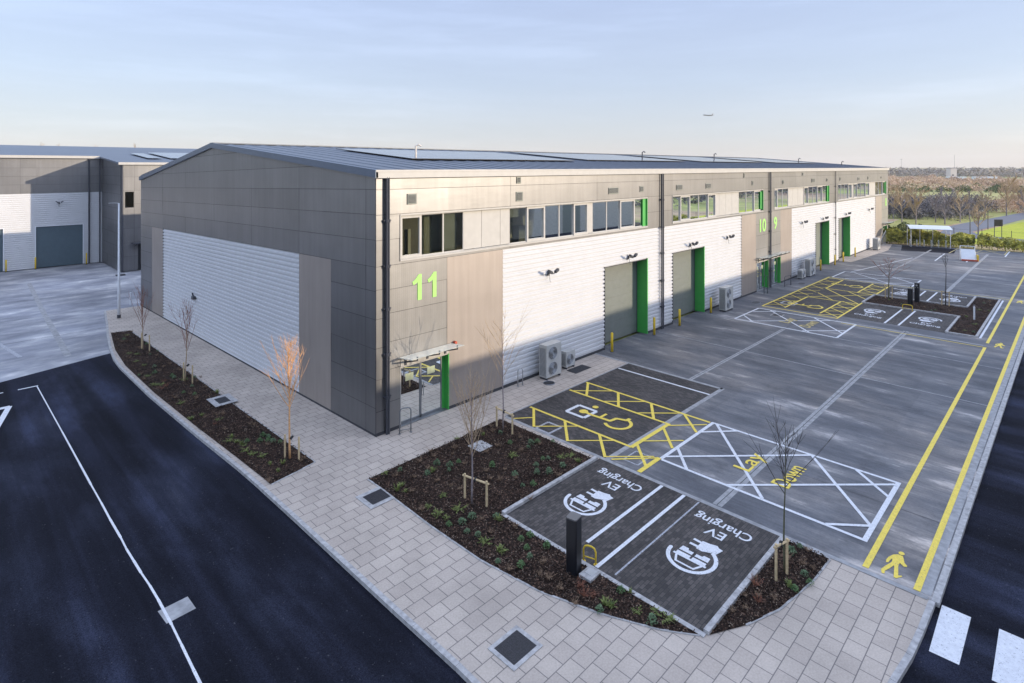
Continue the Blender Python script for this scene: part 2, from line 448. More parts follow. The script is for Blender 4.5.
for pl in ([(-.06, -7.18), (4.7, -7.18)], [(-.06, -7.25), (-.06, -13.7)], [(0.02, -13.68), (4.7, -13.68)]): kerb(k_, pl, .13, -.05, .09 if pl[0][1] > -7.2 or pl[0][1] < -13 else .03)
for pl in ([(33.4, -15.0), (47.6, -15.0)], [(33.4, -13.5), (33.4, -15.0)], [(47.6, -13.5), (47.6, -15.0)], [(33.4, -13.48), (38.9, -13.48)], [(38.87, -13.4), (38.87, -7.45)], [(42.63, -13.4), (42.63, -7.45)], [(42.7, -13.48), (47.6, -13.48)], [(38.9, -7.45), (42.6, -7.45)]): kerb(k_, pl, .13, -.05, .10)
tag(k_.build('bed_kerb', kerb_m), 'pale raised kerb edging round the charging bays and beds', None, None, 'structure')
k_ = MB()
BL = [(-4.36, 22.0), (-3.66, 26.9), (-2.6, 26.6), (-2.6, 12), (-2.6, -.15), (-4.33, -.5), (-4.42, 2.5), (-4.55, 6), (-4.7, 12), (-4.66, 18), (-4.36, 22.0)]
kerb(k_, BL[2:6], .05, -.05, .02)
tag(k_.build('bed_edging', kerb_m), 'thin concrete edging of the left planting bed', None, None, 'structure')
k_ = MB()
for pl, w in (([(4.88, -2.3), (4.88, -17.05)], .16), ([(4.95, -7.48), (14.4, -7.48)], .2), ([(14.3, -7.5), (14.3, 0)], .18), ([(4.95, -2.25), (14.2, -2.25)], .07),
          ([(14.4, -5.8), (27, -5.8)], .22), ([(53, -5.8), (78, -5.8)], .22), ([(5, -11.6), (32, -11.6)], .30), ([(48.4, -11.45), (78, -11.45)], .30), ([(31.7, -15.5), (31.7, -7.6)], .16), ([(48.2, -15.5), (48.2, -2.4)], .14), ([(83.6, -16.95), (5, -16.98)], .22)):
    sheet_mb(k_, line_poly(pl[0], pl[1], w), .0095)
for x in (20.7, 27.2, 52, 58.5, 65): sheet_mb(k_, line_poly((x, -.3), (x, -16.8), .07), .0086)
tag(k_.build('concrete_joint', strip_m), 'pale flush concrete channels and slab joints', None, None, 'structure')
k_ = MB()
for y in (-11.6, -5.8): 
    for (a, b) in ((14.5 if y > -7 else 5, 32), (52, 78)): sheet_mb(k_, line_poly((a, y + .01), (b, y + .01), .025), .0128)
for x in (8.8, 17.5, 24, 34.9, 41.5, 55.2, 61.7, 68.3): sheet_mb(k_, line_poly((x, -8.9 if x < 14 else -5.9 if x > 50 or x < 31 else -15.2), (x, -16.9), .018), .0105)
for y in (28, 36, 44): sheet_mb(k_, line_poly((-60, y), (-3, y + 1.5), .05), -.086)
tag(k_.build('slab_joint', joint_dark), None, None, None, 'structure')
k_ = MB()
for a, b in (((-6.5, 23), (-5.2, 55)), ((-16, 23), (-15, 55))): sheet_mb(k_, line_poly(a, b, .35), -.089)
tag(k_.build('pale_slab_band', strip_m), None, None, None, 'structure')

# ------------------------------------------------------------------ painted markings (children of the surfaces they lie on)
ZP = .0155
def mark(name, polys, mat, parent=yard, off=ZP):
    mb = MB()
    for i, q in enumerate(polys): sheet_mb(mb, q, off + .00025 * (i % 7))
    return mb.build(name, mat, parent)
def L(p, q, w=.10): return line_poly(p, q, w)
def rectlines(x0, x1, y0, y1, w): return [L((x0, y0), (x1, y0), w), L((x1, y0), (x1, y1), w), L((x1, y1), (x0, y1), w), L((x0, y1), (x0, y0), w)]
# keep-clear box near
mark('painted_box', [L((6.3, -8.85), (10.5, -8.85), .14), L((10.48, -8.8), (10.48, -15.4), .12), L((10.54, -15.35), (6.24, -15.35), .14), L((6.3, -15.4), (6.3, -8.9), .12)], paint_w)
mark('painted_hatch', [L(a, b, .11) for a, b in (((7.53, -8.85), (6.28, -9.9)), ((10.5, -8.98), (6.35, -12.47)), ((10.45, -12.65), (7.17, -15.3)), ((9.3, -8.85), (10.47, -9.89)), ((6.6, -8.9), (10.45, -12.65)), ((6.3, -11.3), (10.3, -15.3)), ((6.34, -14.33), (7.17, -15.3)), ((10.45, -14.1), (9.3, -15.3)))], paint_w, off=ZP + .003)
# accessible bay near
mark('painted_bay_line', [L((6.33, -2.38), (6.33, -7.6), .12), L((9.08, -2.38), (9.08, -7.55), .12), L((10.42, -2.35), (10.42, -8.75), .12), L((6.3, -7.6), (9.14, -7.6), .17), L((4.98, -8.78), (6.35, -8.78), .17)], paint_y)
hh_ = []
for k in range(3):
    y = -2.62 - 1.76 * k
    hh_ += [L((6.3, y), (5.0, y - 1.2), .11), L((5.0, y - 1.15), (6.3, y - 2.45), .07)]
    hh_ += [L((10.4, y + .15), (9.1, y - .75), .12), L((9.1, y + .05), (10.4, y - 1.3), .08)]
hh_ += [L((4.97, -2.7), (5.6, -3.2), .07)]
for a, b, w in (((8.65, -7.6), (7.33, -8.75), .11), ((10.4, -7.6), (9.18, -8.78), .11), ((6.7, -7.6), (5.46, -8.77), .11), ((5.03, -7.6), (6.3, -8.74), .08), ((7, -7.6), (8.19, -8.75), .08), ((8.93, -7.65), (10.14, -8.75), .08)): hh_.append(L(a, b, w))
mark('painted_hatch', hh_, paint_y, off=ZP + .003)
mark('painted_patch', rectlines(7.1, 8.0, -4.75, -3.8, .16) , paint_w)
mark('painted_patch', rectlines(4.98, 5.75, -4.65, -3.95, .10) + rectlines(5.35, 6.2, -8.5, -7.9, .06), paint_wo, off=ZP - .003)
def stroke(pts, w, closed=False):
    out = []
    for a, b in zip(pts, pts[1:]): out.append(L(a, b, w))
    for p_ in pts[1:-1]: out.append([(p_[0] + w / 2 * math.cos(t), p_[1] + w / 2 * math.sin(t)) for t in [i * math.pi / 4 for i in range(8)]])
    return out
def disc(cx, cy, r, n=14, ry=None): return [(cx + r * math.cos(2 * math.pi * i / n), cy + (ry or r) * math.sin(2 * math.pi * i / n)) for i in range(n)]
def ringpoly(cx, cy, r, w, a0, a1, n=26):
    A = [rad(a0 + (a1 - a0) * i / n) for i in range(n + 1)]
    return [[(cx + q * math.cos(t), cy + q * math.sin(t)) for q, t in ((r, A[i]), (r + w, A[i]), (r + w, A[i + 1]), (r, A[i + 1]))] for i in range(n)]
WHEEL = stroke([(7.6, -4.36), (7.56, -4.8), (7.62, -5.72), (8.0, -5.78), (8.14, -6.18), (8.38, -6.2)], .15) + stroke([(7.58, -5.22), (8.08, -5.22)], .12) + ringpoly(7.68, -6.08, .46, .14, 132, 352) + [disc(7.6, -4.36, .2), disc(8.33, -4.45, .14)]
mark('painted_wheelchair_symbol', WHEEL, paint_y, off=ZP + .006)
def shift(polys, dx, dy, cx=0, cy=0, s=1): return [[((x - cx) * s + cx + dx, (y - cy) * s + cy + dy) for x, y in q] for q in polys]
mark('painted_bay_line', [L((13.2, -2.35), (13.2, -7.38), .12)], paint_w)
# lane lines
mark('painted_lane_line', [L((5.05, -15.66), (31.2, -15.62), .15), L((32.4, -15.62), (80, -15.6), .15), L((5.0, -16.80), (80, -16.78), .15), L((31.25, -15.7), (31.25, -8), .08), L((48.35, -15.5), (48.35, -2.4), .08)], paint_y)
# text -----------------------------------------------------------------
def text_polys(s, size, bold=0.0, spacing=1.0):
    cu = bpy.data.curves.new('t', 'FONT'); cu.body = s; cu.size = size; cu.offset = bold; cu.space_character = spacing
    cu.resolution_u = 4
    ob = bpy.data.objects.new('t', cu); C.objects.link(ob)
    dg = bpy.context.evaluated_depsgraph_get(); me = bpy.data.meshes.new_from_object(ob.evaluated_get(dg))
    vs = [(v_.co.x, v_.co.y) for v_ in me.vertices]; fs = [tuple(p_.vertices) for p_ in me.polygons]
    bpy.data.objects.remove(ob); bpy.data.meshes.remove(me)
    x0 = min(a for a, _ in vs); x1 = max(a for a, _ in vs)
    return [(a - (x0 + x1) / 2, b) for a, b in vs], fs, x1 - x0
def text_mark(name, s, width, cap, mp, mat, parent, bold=.02):
    vs, fs, w = text_polys(s, 1.0, bold)
    kx = width / w; ky = cap / .70
    mb = MB(); mb.add([mp(a * kx, b * ky) for a, b in vs], fs)
    return mb.build(name, mat, parent)
text_mark('painted_text', 'Lay', 1.5, .58, lambda a, b: (8.40 + a, -11.50 + b, .022), paint_y, yard, .009)
text_mark('painted_text', 'Down', 1.75, .58, lambda a, b: (8.38 + a, -12.86 + b, .022), paint_y, yard, .009)
MAN = [(6.26, -16.16), (6.16, -16.07), (5.97, -16.0), (5.78, -15.98), (5.67, -16.0), (5.70, -16.05), (5.84, -16.06), (5.95, -16.09), (5.82, -16.11), (5.75, -16.10), (5.51, -16.03), (5.26, -15.97), (5.11, -16.02), (5.13, -16.08), (5.25, -16.06), (5.43, -16.12), (5.66, -16.18), (5.62, -16.2), (5.14, -16.28), (5.14, -16.34), (5.3, -16.43), (5.35, -16.42), (5.30, -16.35), (5.72, -16.27), (5.89, -16.27), (5.79, -16.38), (5.83, -16.44), (5.88, -16.44), (5.98, -16.36), (6.15, -16.31), (6.26, -16.27)]
MANP = [MAN, disc(6.37, -16.22, .09, 12, .07)]
mark('painted_walking_man', MANP, paint_y)
mark('painted_walking_man', shift(MANP, 26.6, 0), paint_y)
mark('painted_walking_man', shift(MANP, 42.2, 0), paint_y)
# EV bays --------------------------------------------------------------
mark('painted_bay_line', [L((.7, -9.80), (4.78, -9.80), .11), L((.05, -10.6), (4.78, -10.6), .11)], paint_w, yard, .013)
mark('painted_bay_line', [L((.16, -11.12), (4.75, -11.12), .05)], paint_wo, yard, .0126)
mark('painted_bay_line', [L((33.3, -10.12), (38.75, -10.12), .12), L((33.3, -10.92), (38.75, -10.92), .12), L((42.75, -10.12), (47.6, -10.12), .12), L((42.75, -10.92), (47.6, -10.92), .12), L((33.4, -15.18), (47.6, -15.18), .12)], paint_w, yard, .013)
def ev_symbol(xc, yc, sgn):
    # s to the reader's right, t up; sgn=+1: up is -x
    mp = (lambda s, t: (xc - t, yc + s)) if sgn > 0 else (lambda s, t: (xc + t, yc - s))
    polys = ringpoly(0, 0, .57, .11, 0, 238)
    polys += [disc(.625, 0, .055, 10)]
    polys += [[(-.42, -.80), (-.30, -.92), (-.10, -.86), (.10, -.84), (.10, -.42), (-.08, -.40), (-.28, -.50), (-.42, -.66)]]
    polys += [L((.08, -.52), (.33, -.52), .09), L((.08, -.74), (.33, -.76), .09), L((-.36, -.52), (-.44, -.84), .12)]
    # car seen from the front
    polys += [L((-.27, .42), (.27, .42), .06), L((-.25, .43), (-.38, .14), .06), L((.25, .43), (.38, .14), .06), L((-.47, .14), (.47, .14), .075), [(-.42, .10), (-.03, .10), (-.03, -.01), (-.42, -.01)], [(.03, .10), (.42, .10), (.42, -.01), (.03, -.01)],
              [(-.42, -.07), (-.04, -.07), (-.04, -.20), (-.20, -.20), (-.22, -.27), (-.40, -.27)], [(.04, -.07), (.42, -.07), (.40, -.27), (.22, -.27), (.20, -.20), (.04, -.20)]]
    return [[mp(s, t) for s, t in q] for q in polys]
def ev_bay(x0, yc, sgn):
    # x0 is the kerb end, bay opens towards +x when sgn>0
    X = lambda d: x0 + sgn * d
    mark('painted_charging_symbol', ev_symbol(X(2.2), yc, sgn), paint_w, yard, .0135)
    for s, w, d in (('Charging', 1.72, 4.24), ('EV', .56, 3.78)):
        f = (lambda a, b, d=d: (X(d - b), yc + sgn * a, .0145))
        text_mark('painted_text', s, w, .37, f, paint_w, yard, .012)
ev_bay(0, -8.58, 1); ev_bay(0, -12.2, 1)
ev_bay(38.8, -8.8, -1); ev_bay(38.8, -12.15, -1); ev_bay(42.7, -8.8, 1); ev_bay(42.7, -12.15, 1)
# far accessible bays and keep clear
polys = rectlines(27.3, 31.5, -8.85, -2.4, .13)
for a, b in (((27.4, -3.6), (28.6, -2.5)), ((27.4, -7.2), (31.4, -3.3)), ((28.6, -8.8), (31.4, -6.3)), ((30.2, -2.5), (31.4, -3.7)), ((27.4, -3.4), (31.4, -7.3)), ((27.4, -6.8), (29.4, -8.8))): polys.append(L(a, b, .11))
polys += rectlines(48.9, 53, -8.9, -2.5, .13)
for a, b in (((49, -3.6), (53, -7.5)), ((49, -7.2), (53, -3.3)), ((49, -6.9), (51, -8.8)), ((50.6, -8.8), (53, -6.6))): polys.append(L(a, b, .10))
mark('painted_box', polys, paint_w)
text_mark('painted_text', 'Lay', 1.55, .62, lambda a, b: (29.4 + a, -5.5 + b, .022), paint_yo, yard, .03)
text_mark('painted_text', 'Down', 1.95, .66, lambda a, b: (29.4 + a, -6.9 + b, .022), paint_yo, yard, .03)
polys = [L((32.4, -2.3), (48.8, -2.3), .12), L((33.1, -3.7), (38.2, -3.7), .12), L((42.8, -3.7), (47.9, -3.7), .12), L((38.2, -3.7), (38.2, -7.4), .12), L((42.8, -3.7), (42.8, -7.4), .12), L((33.1, -6.15), (38.2, -6.15), .12), L((42.8, -6.15), (47.9, -6.15), .12), L((32.3, -7.45), (48.0, -7.45), .12), L((32.4, -2.3), (32.4, -7.45), .12)]
x = 33.2
while x < 47.6:
    polys += [L((x, -2.35), (x + 1.1, -3.65), .07), L((x + 1.3, -2.35), (x + .1, -3.65), .07)]; x += 1.8
x = 32.6
while x < 47.4:
    if not 37.6 < x < 42.2: polys += [L((x, -6.2), (x + 1.1, -7.4), .09), L((x + 1.3, -6.2), (x + .2, -7.4), .09)]
    x += 1.5
polys += [L((38.3, -3.8), (42.7, -7.3), .1), L((42.7, -3.8), (38.3, -7.3), .1), L((38.3, -5.5), (40.4, -3.8), .09), L((40.5, -7.3), (42.7, -5.5), .09)]
mark('painted_hatch', polys, paint_y)
mark('painted_wheelchair_symbol', shift(WHEEL, 27.2, .85) , paint_y, off=ZP + .004)
mark('painted_wheelchair_symbol', shift(WHEEL, 37.8, .75) , paint_y, off=ZP + .004)
mark('painted_patch', shift(rectlines(7.1, 8.0, -4.75, -3.8, .14), 27.2, .85), paint_wo)
# farthest bays by the hedge
mark('painted_bay_line', [L((67.6, -7.76), (75.1, -7.6), .13), L((69, -10.4), (76.5, -10.3), .13), L((77, -13.1), (83, -13.1), .13), L((53, -3.0), (68.5, -5.5), .10)], paint_w)
mark('painted_hatch', [L((76, -7.9), (83, -8.1), .13), L((78.5, -10.2), (82, -10.5), .12), L((79, -10.6), (82.5, -12), .12), L((78.8, -12.9), (83.5, -12.9), .13), L((79, -12.6), (82.8, -10.6), .12)], paint_yo)
# zebra and left road marks
road = bpy.data.objects['asphalt_road']
mark('painted_zebra_stripe', [[(3.16, -17.34), (5.03, -17.31), (5.03, -17.87), (3.18, -17.87)]], paint_w, road, -.094)
mark('painted_zebra_stripe', [[(3.2, -18.41), (5.06, -18.38), (5.06, -18.95), (3.2, -18.95)]], paint_w, road, -.094)
lp = [(-8.47, 18.0), (-8.47, 10.2), (-8.475, 6.4), (-8.48, 4.2), (-8.475, 2.6), (-8.48, 1.3), (-8.47, .0), (-8.475, -.7), (-8.455, -1.4), (-8.435, -2.1), (-8.40, -2.8), (-8.385, -3.5), (-8.385, -4.6), (-8.40, -5.4), (-8.42, -6.3), (-8.435, -7.2), (-8.45, -9), (-8.45, -12), (-8.47, -30)]
PW = [L(a, b, .046 + .008 * (i % 3)) for i, (a, b) in enumerate(zip(lp, lp[1:]))]
mark('painted_road_line', PW + [L((-8.42, 18.0), (-9.2, 18.0), .13), L((-9.75, 18.05), (-11.5, 18.1), .13), L((-12.2, 18.1), (-14, 18.1), .13)], paint_w, road, -.093)
mark('painted_triangle', [L((-9.7, 15.45), (-11.6, 15.45), .32), L((-9.72, 15.5), (-10.6, 11.6), .22), L((-11.5, 15.5), (-10.6, 11.6), .22)], paint_w, road, -.093)
mark('concrete_repair_patch', [[(-8.50, -3.92), (-7.84, -3.9), (-7.82, -4.47), (-8.46, -4.5)]], strip_m, road, -.0955)
mark('painted_bay_line', [L((-8.5, 25), (-13, 60), .22)], paint_wo, yl, -.085)

# ------------------------------------------------------------------ planting beds
BR = [(-1.88, -2.5), (4.55, -2.35), (4.62, -7.1), (-.12, -7.12), (-.12, -13.6), (-.61, -12.87), (-1.18, -11.61), (-1.65, -10.13), (-1.92, -8.19), (-1.95, -6), (-1.87, -3.19)]
BS = [(0.05, -13.75), (4.78, -13.75), (4.75, -14.9), (3.62, -14.86), (1.95, -14.6), (.9, -14.22)]
BI = [(38.9, -7.5), (42.6, -7.5), (42.6, -13.5), (47.55, -13.5), (47.55, -14.95), (33.45, -14.95), (33.45, -13.5), (38.9, -13.5)]
def bed(poly, label, n_chips, step, seed):
    r = random.Random(seed)
    bm = bmesh.new(); bm.faces.new([bm.verts.new((x, y, 0)) for x, y in poly])
    xs = [p_[0] for p_ in poly]; ys = [p_[1] for p_ in poly]
    for ax, lo, hi in ((0, min(xs), max(xs)), (1, min(ys), max(ys))):
        t = lo + step
        while t < hi:
            co = (t, 0, 0) if ax == 0 else (0, t, 0); no = (1, 0, 0) if ax == 0 else (0, 1, 0)
            bmesh.ops.bisect_plane(bm, geom=bm.verts[:] + bm.edges[:] + bm.faces[:], plane_co=co, plane_no=no); t += step
    for v_ in bm.verts:
        x, y = v_.co.x, v_.co.y
        edge = v_.is_boundary
        v_.co.z = h(x, y) + (.014 if edge else .03 + r.uniform(-.012, .03) + .02 * math.sin(x * 2.1) * math.sin(y * 1.7))
    me = bpy.data.meshes.new('planting_bed'); bm.normal_update()
    if bm.faces and sum(f.normal.z for f in bm.faces) < 0: bmesh.ops.reverse_faces(bm, faces=bm.faces[:])
    bm.to_mesh(me); bm.free(); me.materials.append(mulch_m)
    o = bpy.data.objects.new('planting_bed', me); C.objects.link(o); tag(o, label, None, None, 'structure')
    mb = MB(); cnt = 0
    while cnt < n_chips:
        x = r.uniform(min(xs), max(xs)); y = r.uniform(min(ys), max(ys))
        if not inpoly(x, y, poly): continue
        cnt += 1
        a = r.uniform(0, 6.28); l = r.uniform(.012, .038); w = r.uniform(.006, .016); z = h(x, y) + r.uniform(.045, .085); tl = r.uniform(-.02, .02)
        ca, sa = math.cos(a), math.sin(a)
        mb.add([(x + ca * l * i - sa * w * j, y + sa * l * i + ca * w * j, z + tl * i + .006 * j) for i, j in ((-1, -1), (1, -1), (1, 1), (-1, 1))], [(0, 1, 2, 3)])
    tag(mb.build('bark_mulch', chip_m), 'loose dark bark chips on ' + label, None, None, 'stuff')
m, nt, out = new_mat('bark_chip'); p = pbsdf(nt, out, rough=.95, spec=.1)
vor = nt.nodes.new('ShaderNodeTexVoronoi'); vor.inputs['Scale'].default_value = 30; nt.links.new(coords(nt), vor.inputs['Vector'])
sp = nt.nodes.new('ShaderNodeSeparateColor'); nt.links.new(vor.outputs['Color'], sp.inputs[0])
nt.links.new(ramp(nt, sp.outputs[0], [(.0, (.012, .008, .007)), (.55, (.038, .025, .019)), (.85, (.095, .065, .048)), (1., (.30, .23, .17))]), p.inputs['Base Color'])
chip_m = m
bed(BL[:-1], 'the long planting bed beside the gable wall', 6500, .25, 1)
bed(BR, 'the planting bed in front of the unit entrance', 9500, .2, 2)
bed(BS, 'the small planting bed by the footpath corner', 1600, .2, 3)
bed(BI, 'the far island bed between the charging bays', 2500, .4, 4)
k_ = MB(); 
for a, b in zip(BR[4:], BR[5:] + BR[:1]): kerb(k_, [a, b], .05, -.03, .02)
for a, b in zip(BS[1:], BS[2:]): kerb(k_, [a, b], .05, -.03, .02)
tag(k_.build('bed_edging', kerb_m), None, None, None, 'structure')

# plants -----------------------------------------------------------------
def tuft_mesh(kind, seed):
    r = random.Random(seed); mb = MB()
    if kind == 'round':
        for _ in range(110):
            th = r.uniform(0, 6.28); ph = r.uniform(.1, 1.5); q = .16 * r.uniform(.5, 1)
            c = Vector((q * math.sin(ph) * math.cos(th), q * math.sin(ph) * math.sin(th), .03 + .20 * math.cos(ph) * r.uniform(.5, 1)))
            s_ = r.uniform(.02, .038); a = Vector((r.uniform(-1, 1), r.uniform(-1, 1), r.uniform(-.6, .6))).normalized(); b = a.cross(Vector((r.uniform(-.5, .5), r.uniform(-.5, .5), 1))).normalized()
            mb.add([c - a * s_, c + b * s_ * .6, c + a * s_, c - b * s_ * .6], [(0, 1, 2, 3)])
    elif kind in ('sprawl', 'brown'):
        nst = 16 if kind == 'sprawl' else 22
        for _ in range(nst):
            th = r.uniform(0, 6.28); L_ = r.uniform(.16, .36); up = r.uniform(.3, 1.0) if kind == 'sprawl' else r.uniform(.8, 2.2)
            d = Vector((math.cos(th), math.sin(th), up)).normalized()
            pts = [Vector((0, 0, .02)) + d * L_ * t + Vector((0, 0, -.08 * t * t)) for t in (0, .5, 1)]
            mb.tube(pts, [.005, .004, .002], 3, 0, False)
            for k in range(7 if kind == 'sprawl' else 4):
                t = r.uniform(.3, 1); c = Vector((0, 0, .03)) + d * L_ * t + Vector((r.uniform(-.03, .03), r.uniform(-.03, .03), r.uniform(-.01, .03) - .08 * t * t))
                s_ = r.uniform(.018, .04) if kind == 'sprawl' else r.uniform(.01, .022)
                a = Vector((r.uniform(-1, 1), r.uniform(-1, 1), r.uniform(-.3, .7))).normalized(); b = a.cross(Vector((0, 0, 1))).normalized()
                mb.add([c - a * s_, c + b * s_ * .5, c + a * s_, c - b * s_ * .5], [(0, 1, 2, 3)])
    elif kind == 'blades':
        for _ in range(46):
            th = r.uniform(0, 6.28); L_ = r.uniform(.12, .30); up = r.uniform(.7, 2.2)
            d = Vector((math.cos(th), math.sin(th), up)).normalized(); n_ = Vector((-math.sin(th), math.cos(th), 0)) * .012
            b0 = Vector((r.uniform(-.05, .05), r.uniform(-.05, .05), .02)); m_ = b0 + d * L_ * .6; e = b0 + d * L_ + Vector((0, 0, -.05))
            mb.add([b0 - n_, b0 + n_, m_ + n_, m_ - n_, e], [(0, 1, 2, 3), (3, 2, 4)])
    return mb
PL = [(0.32, -3.45, 'r', 'R'), (-0.33, -3.74, 'r', 'R'), (0.36, -4.07, 'r', 'R'), (-1.31, -2.65, 'y', 'R'), (-0.78, -5.17, 'y', 'R'), (-1.51, -5.8, 'y', 'R'), (-1.44, -6.15, 'y', 'R'), (-0.87, -6.08, 'y', 'R'), (-0.89, -6.7, 'r', 'R'), (-1.26, -6.68, 'r', 'R'), (-1.44, -7.1, 'r', 'R'), (-1.33, -7.46, 'r', 'R'), (-1.37, -7.8, 'y', 'R'), (-1.3, -8.41, 'y', 'R'), (-1.69, -8.65, 'r', 'R'), (3.36, -6.02, 'r', 'R'), (2.74, -5.99, 'r', 'R'), (2.37, -6.38, 'r', 'R'), (2.66, -6.67, 'r', 'R'), (1.74, -5.93, 'r', 'R'), (1.72, -6.79, 'g', 'R'), (3.36, -6.71, 'r', 'R'), (3.23, -5.89, 'g', 'R'), (3.25, -4.19, 'g', 'R'), (3.09, -4.92, 'b', 'R'), (1.78, -5.41, 'b', 'R'), (2.73, -4.01, 'b', 'R'), (3.99, -5.06, 'b', 'R'), (3.87, -4.12, 'b', 'R'), (1.06, -7.27, 'b', 'R'), (1.62, -3.74, 'b', 'R'), (1.47, -3.06, 'b', 'R'), (0.97, -5.5, 'b', 'R'), (-0.13, -5.25, 'b', 'R'), (-1.31, -4.23, 'b', 'R'), (-0.74, -3.6, 'b', 'R'), (-0.29, -8.52, 'g', 'F'), (-0.6, -8.46, 'g', 'F'), (-0.76, -8.84, 'g', 'F'), (-0.94, -9.12, 'r', 'F'), (-1.37, -9.19, 'g', 'F'), (-0.31, -9.18, 'g', 'F'), (-1.34, -8.37, 'l', 'F'), (-0.9, -9.56, 'b', 'F'), (-1.05, -11.04, 'o', 'F'), (-0.92, -11.21, 'o', 'F'), (-0.86, -10.79, 'o', 'F'), (-0.88, -11.71, 'l', 'F'), (-0.3, -11.61, 'g', 'F'), (-0.14, -11.76, 'l', 'F'), (-0.57, -12.24, 'y', 'F'), (-0.23, -12.55, 'y', 'F'), (-0.26, -12.86, 'y', 'F'), (-1.17, -11.6, 'r', 'F'), (-0.9, -11.56, 'l', 'F'), (-1.28, -10.46, 'b', 'F'), (-1.21, -10.04, 'b', 'F'), (-1.41, -11.04, 'b', 'F'), (-1.26, -9.78, 'b', 'F'), (-1.68, -9.1, 'b', 'F'), (4.63, -14.17, 'r', 'S'), (4.21, -14.1, 'r', 'S'), (2.85, -14.5, 'l', 'S'), (2.81, -14.65, 'g', 'S'), (2.27, -13.9, 'o', 'S'), (1.76, -14.16, 'o', 'S'), (3.3, -14.85, 'g', 'S'), (1.32, -14.02, 'b', 'S'), (2.15, -14.41, 'b', 'S'), (3.95, -14.47, 'b', 'S'), (-3.48, 24.1, 'g', 'L'), (-4.01, 20.29, 'y', 'L'), (-3.98, 17.04, 'y', 'L'), (-3.94, 15.06, 'g', 'L'), (-3.21, 19.11, 'r', 'L'), (-2.98, 18.57, 'b', 'L'), (-3.46, 13.85, 'g', 'L'), (-2.88, 14.59, 'b', 'L'), (-3.96, 13.32, 'o', 'L'), (-4.07, 12.4, 'o', 'L'), (-4.35, 12.12, 'o', 'L'), (-2.81, 12.05, 'b', 'L'), (-2.76, 10.75, 'b', 'L'), (-2.48, 12.54, 'b', 'L'), (-3.96, 4.07, 'l', 'L'), (-3.92, 3.15, 'l', 'L'), (-3.61, 6.79, 'b', 'L'), (-2.99, 4.78, 'b', 'L'), (-2.98, 3.01, 'r', 'L'), (-3.03, 2.43, 'r', 'L'), (-3.34, 2.89, 'g', 'L'), (-2.84, 2.23, 'g', 'L'), (-3.9, 3.01, 'y', 'L'), (-3.99, 3.47, 'l', 'L'), (-3.83, 0.8, 'l', 'L'), (-3.48, 0.53, 'l', 'L'), (-3.84, 0.1, 'l', 'L'), (-3.78, 1.61, 'y', 'L'), (-3.63, 10.36, 'b', 'L'), (-4.06, 9.58, 'b', 'L'), (-4.04, 6.95, 'b', 'L'), (-3.99, 5.87, 'o', 'L'), (-3.29, 20.97, 'b', 'L'), (-4.11, 18.2, 'y', 'L'), (-2.95, 16.13, 'b', 'L'), (-3.88, 5.05, 'b', 'L'), (-3.74, 2.36, 'b', 'L'), (-2.88, 0.86, 'b', 'L'), (38.59, -8.71, 'b', 'I'), (40.24, -11.26, 'b', 'I'), (37.81, -13.65, 'b', 'I'), (34.66, -14.29, 'y', 'I'), (36.92, -14.56, 'y', 'I'), (44.47, -14.66, 'b', 'I'), (41.86, -14.61, 'b', 'I'), (40.06, -12.79, 'b', 'I'), (46.14, -13.52, 'b', 'I'), (34.5, -13.8, 'b', 'I')]
pr0 = random.Random(77)
for poly_, bn, cnt in ((BR, 'R', 46), (BL[:-1], 'L', 52), (BS, 'S', 8), (BI, 'I', 16)):
    xs = [q[0] for q in poly_]; ys = [q[1] for q in poly_]; k = 0
    while k < cnt:
        x, y = pr0.uniform(min(xs), max(xs)), pr0.uniform(min(ys), max(ys))
        if not inpoly(x, y, poly_) or (bn == 'R' and math.hypot(x - 2.3, y + 3.55) < .5) or (bn == 'R' and math.hypot(x + .45, y + 10.4) < .5) or (bn == 'L' and abs(y - 8.35) < .8 and x > -3.5): continue
        ad = min(abs(x - a_) + abs(y - b_) for a_, b_, *_r in PL)
        if ad < .25: continue
        PL.append((x, y, pr0.choice('bbbyygrblb'), 'F' if bn == 'R' and y < -8.6 else bn)); k += 1
protos = {}
PK = {'r': ('round', fol_blue, 'ground_cover_plant', 'small round grey-green shrub'), 'g': ('round', fol_green, 'ground_cover_plant', 'small dark green shrub'), 'y': ('sprawl', fol_yel, 'ground_cover_plant', 'sprawling yellow-green plant'),
      'b': ('brown', fol_brown, 'ground_cover_plant', 'dry brown twiggy plant'), 'o': ('brown', fol_red, 'ground_cover_plant', 'red-orange leafed low plant'), 'l': ('blades', fol_yel, 'ground_cover_plant', 'lime green grassy tuft')}
BEDN = {'L': 'growing in the long bed by the gable', 'R': 'growing in the bed before the entrance', 'S': 'growing in the small corner bed', 'I': 'growing in the far island bed', 'F': 'growing in the strip below the two near charging bays'}
pr = random.Random(5)
for (x, y, k, b) in PL:
    key = (k, pr.randrange(2))
    if key not in protos:
        kind, mt, nm, lb = PK[k]
        protos[key] = tuft_mesh(kind, 100 + len(protos)).build(nm, mt)
        o = protos[key]
    else:
        o = protos[key].copy(); C.objects.link(o)
    o.location = (x, y, h(x, y) + .03); o.rotation_euler = (0, 0, pr.uniform(0, 6.28)); s_ = pr.uniform(.55, .95); o.scale = (s_, s_, s_ * pr.uniform(.8, 1.15))
    tag(o, PK[k][3] + ' ' + BEDN[b], 'plant', PK[k][3] + 's ' + BEDN[b])

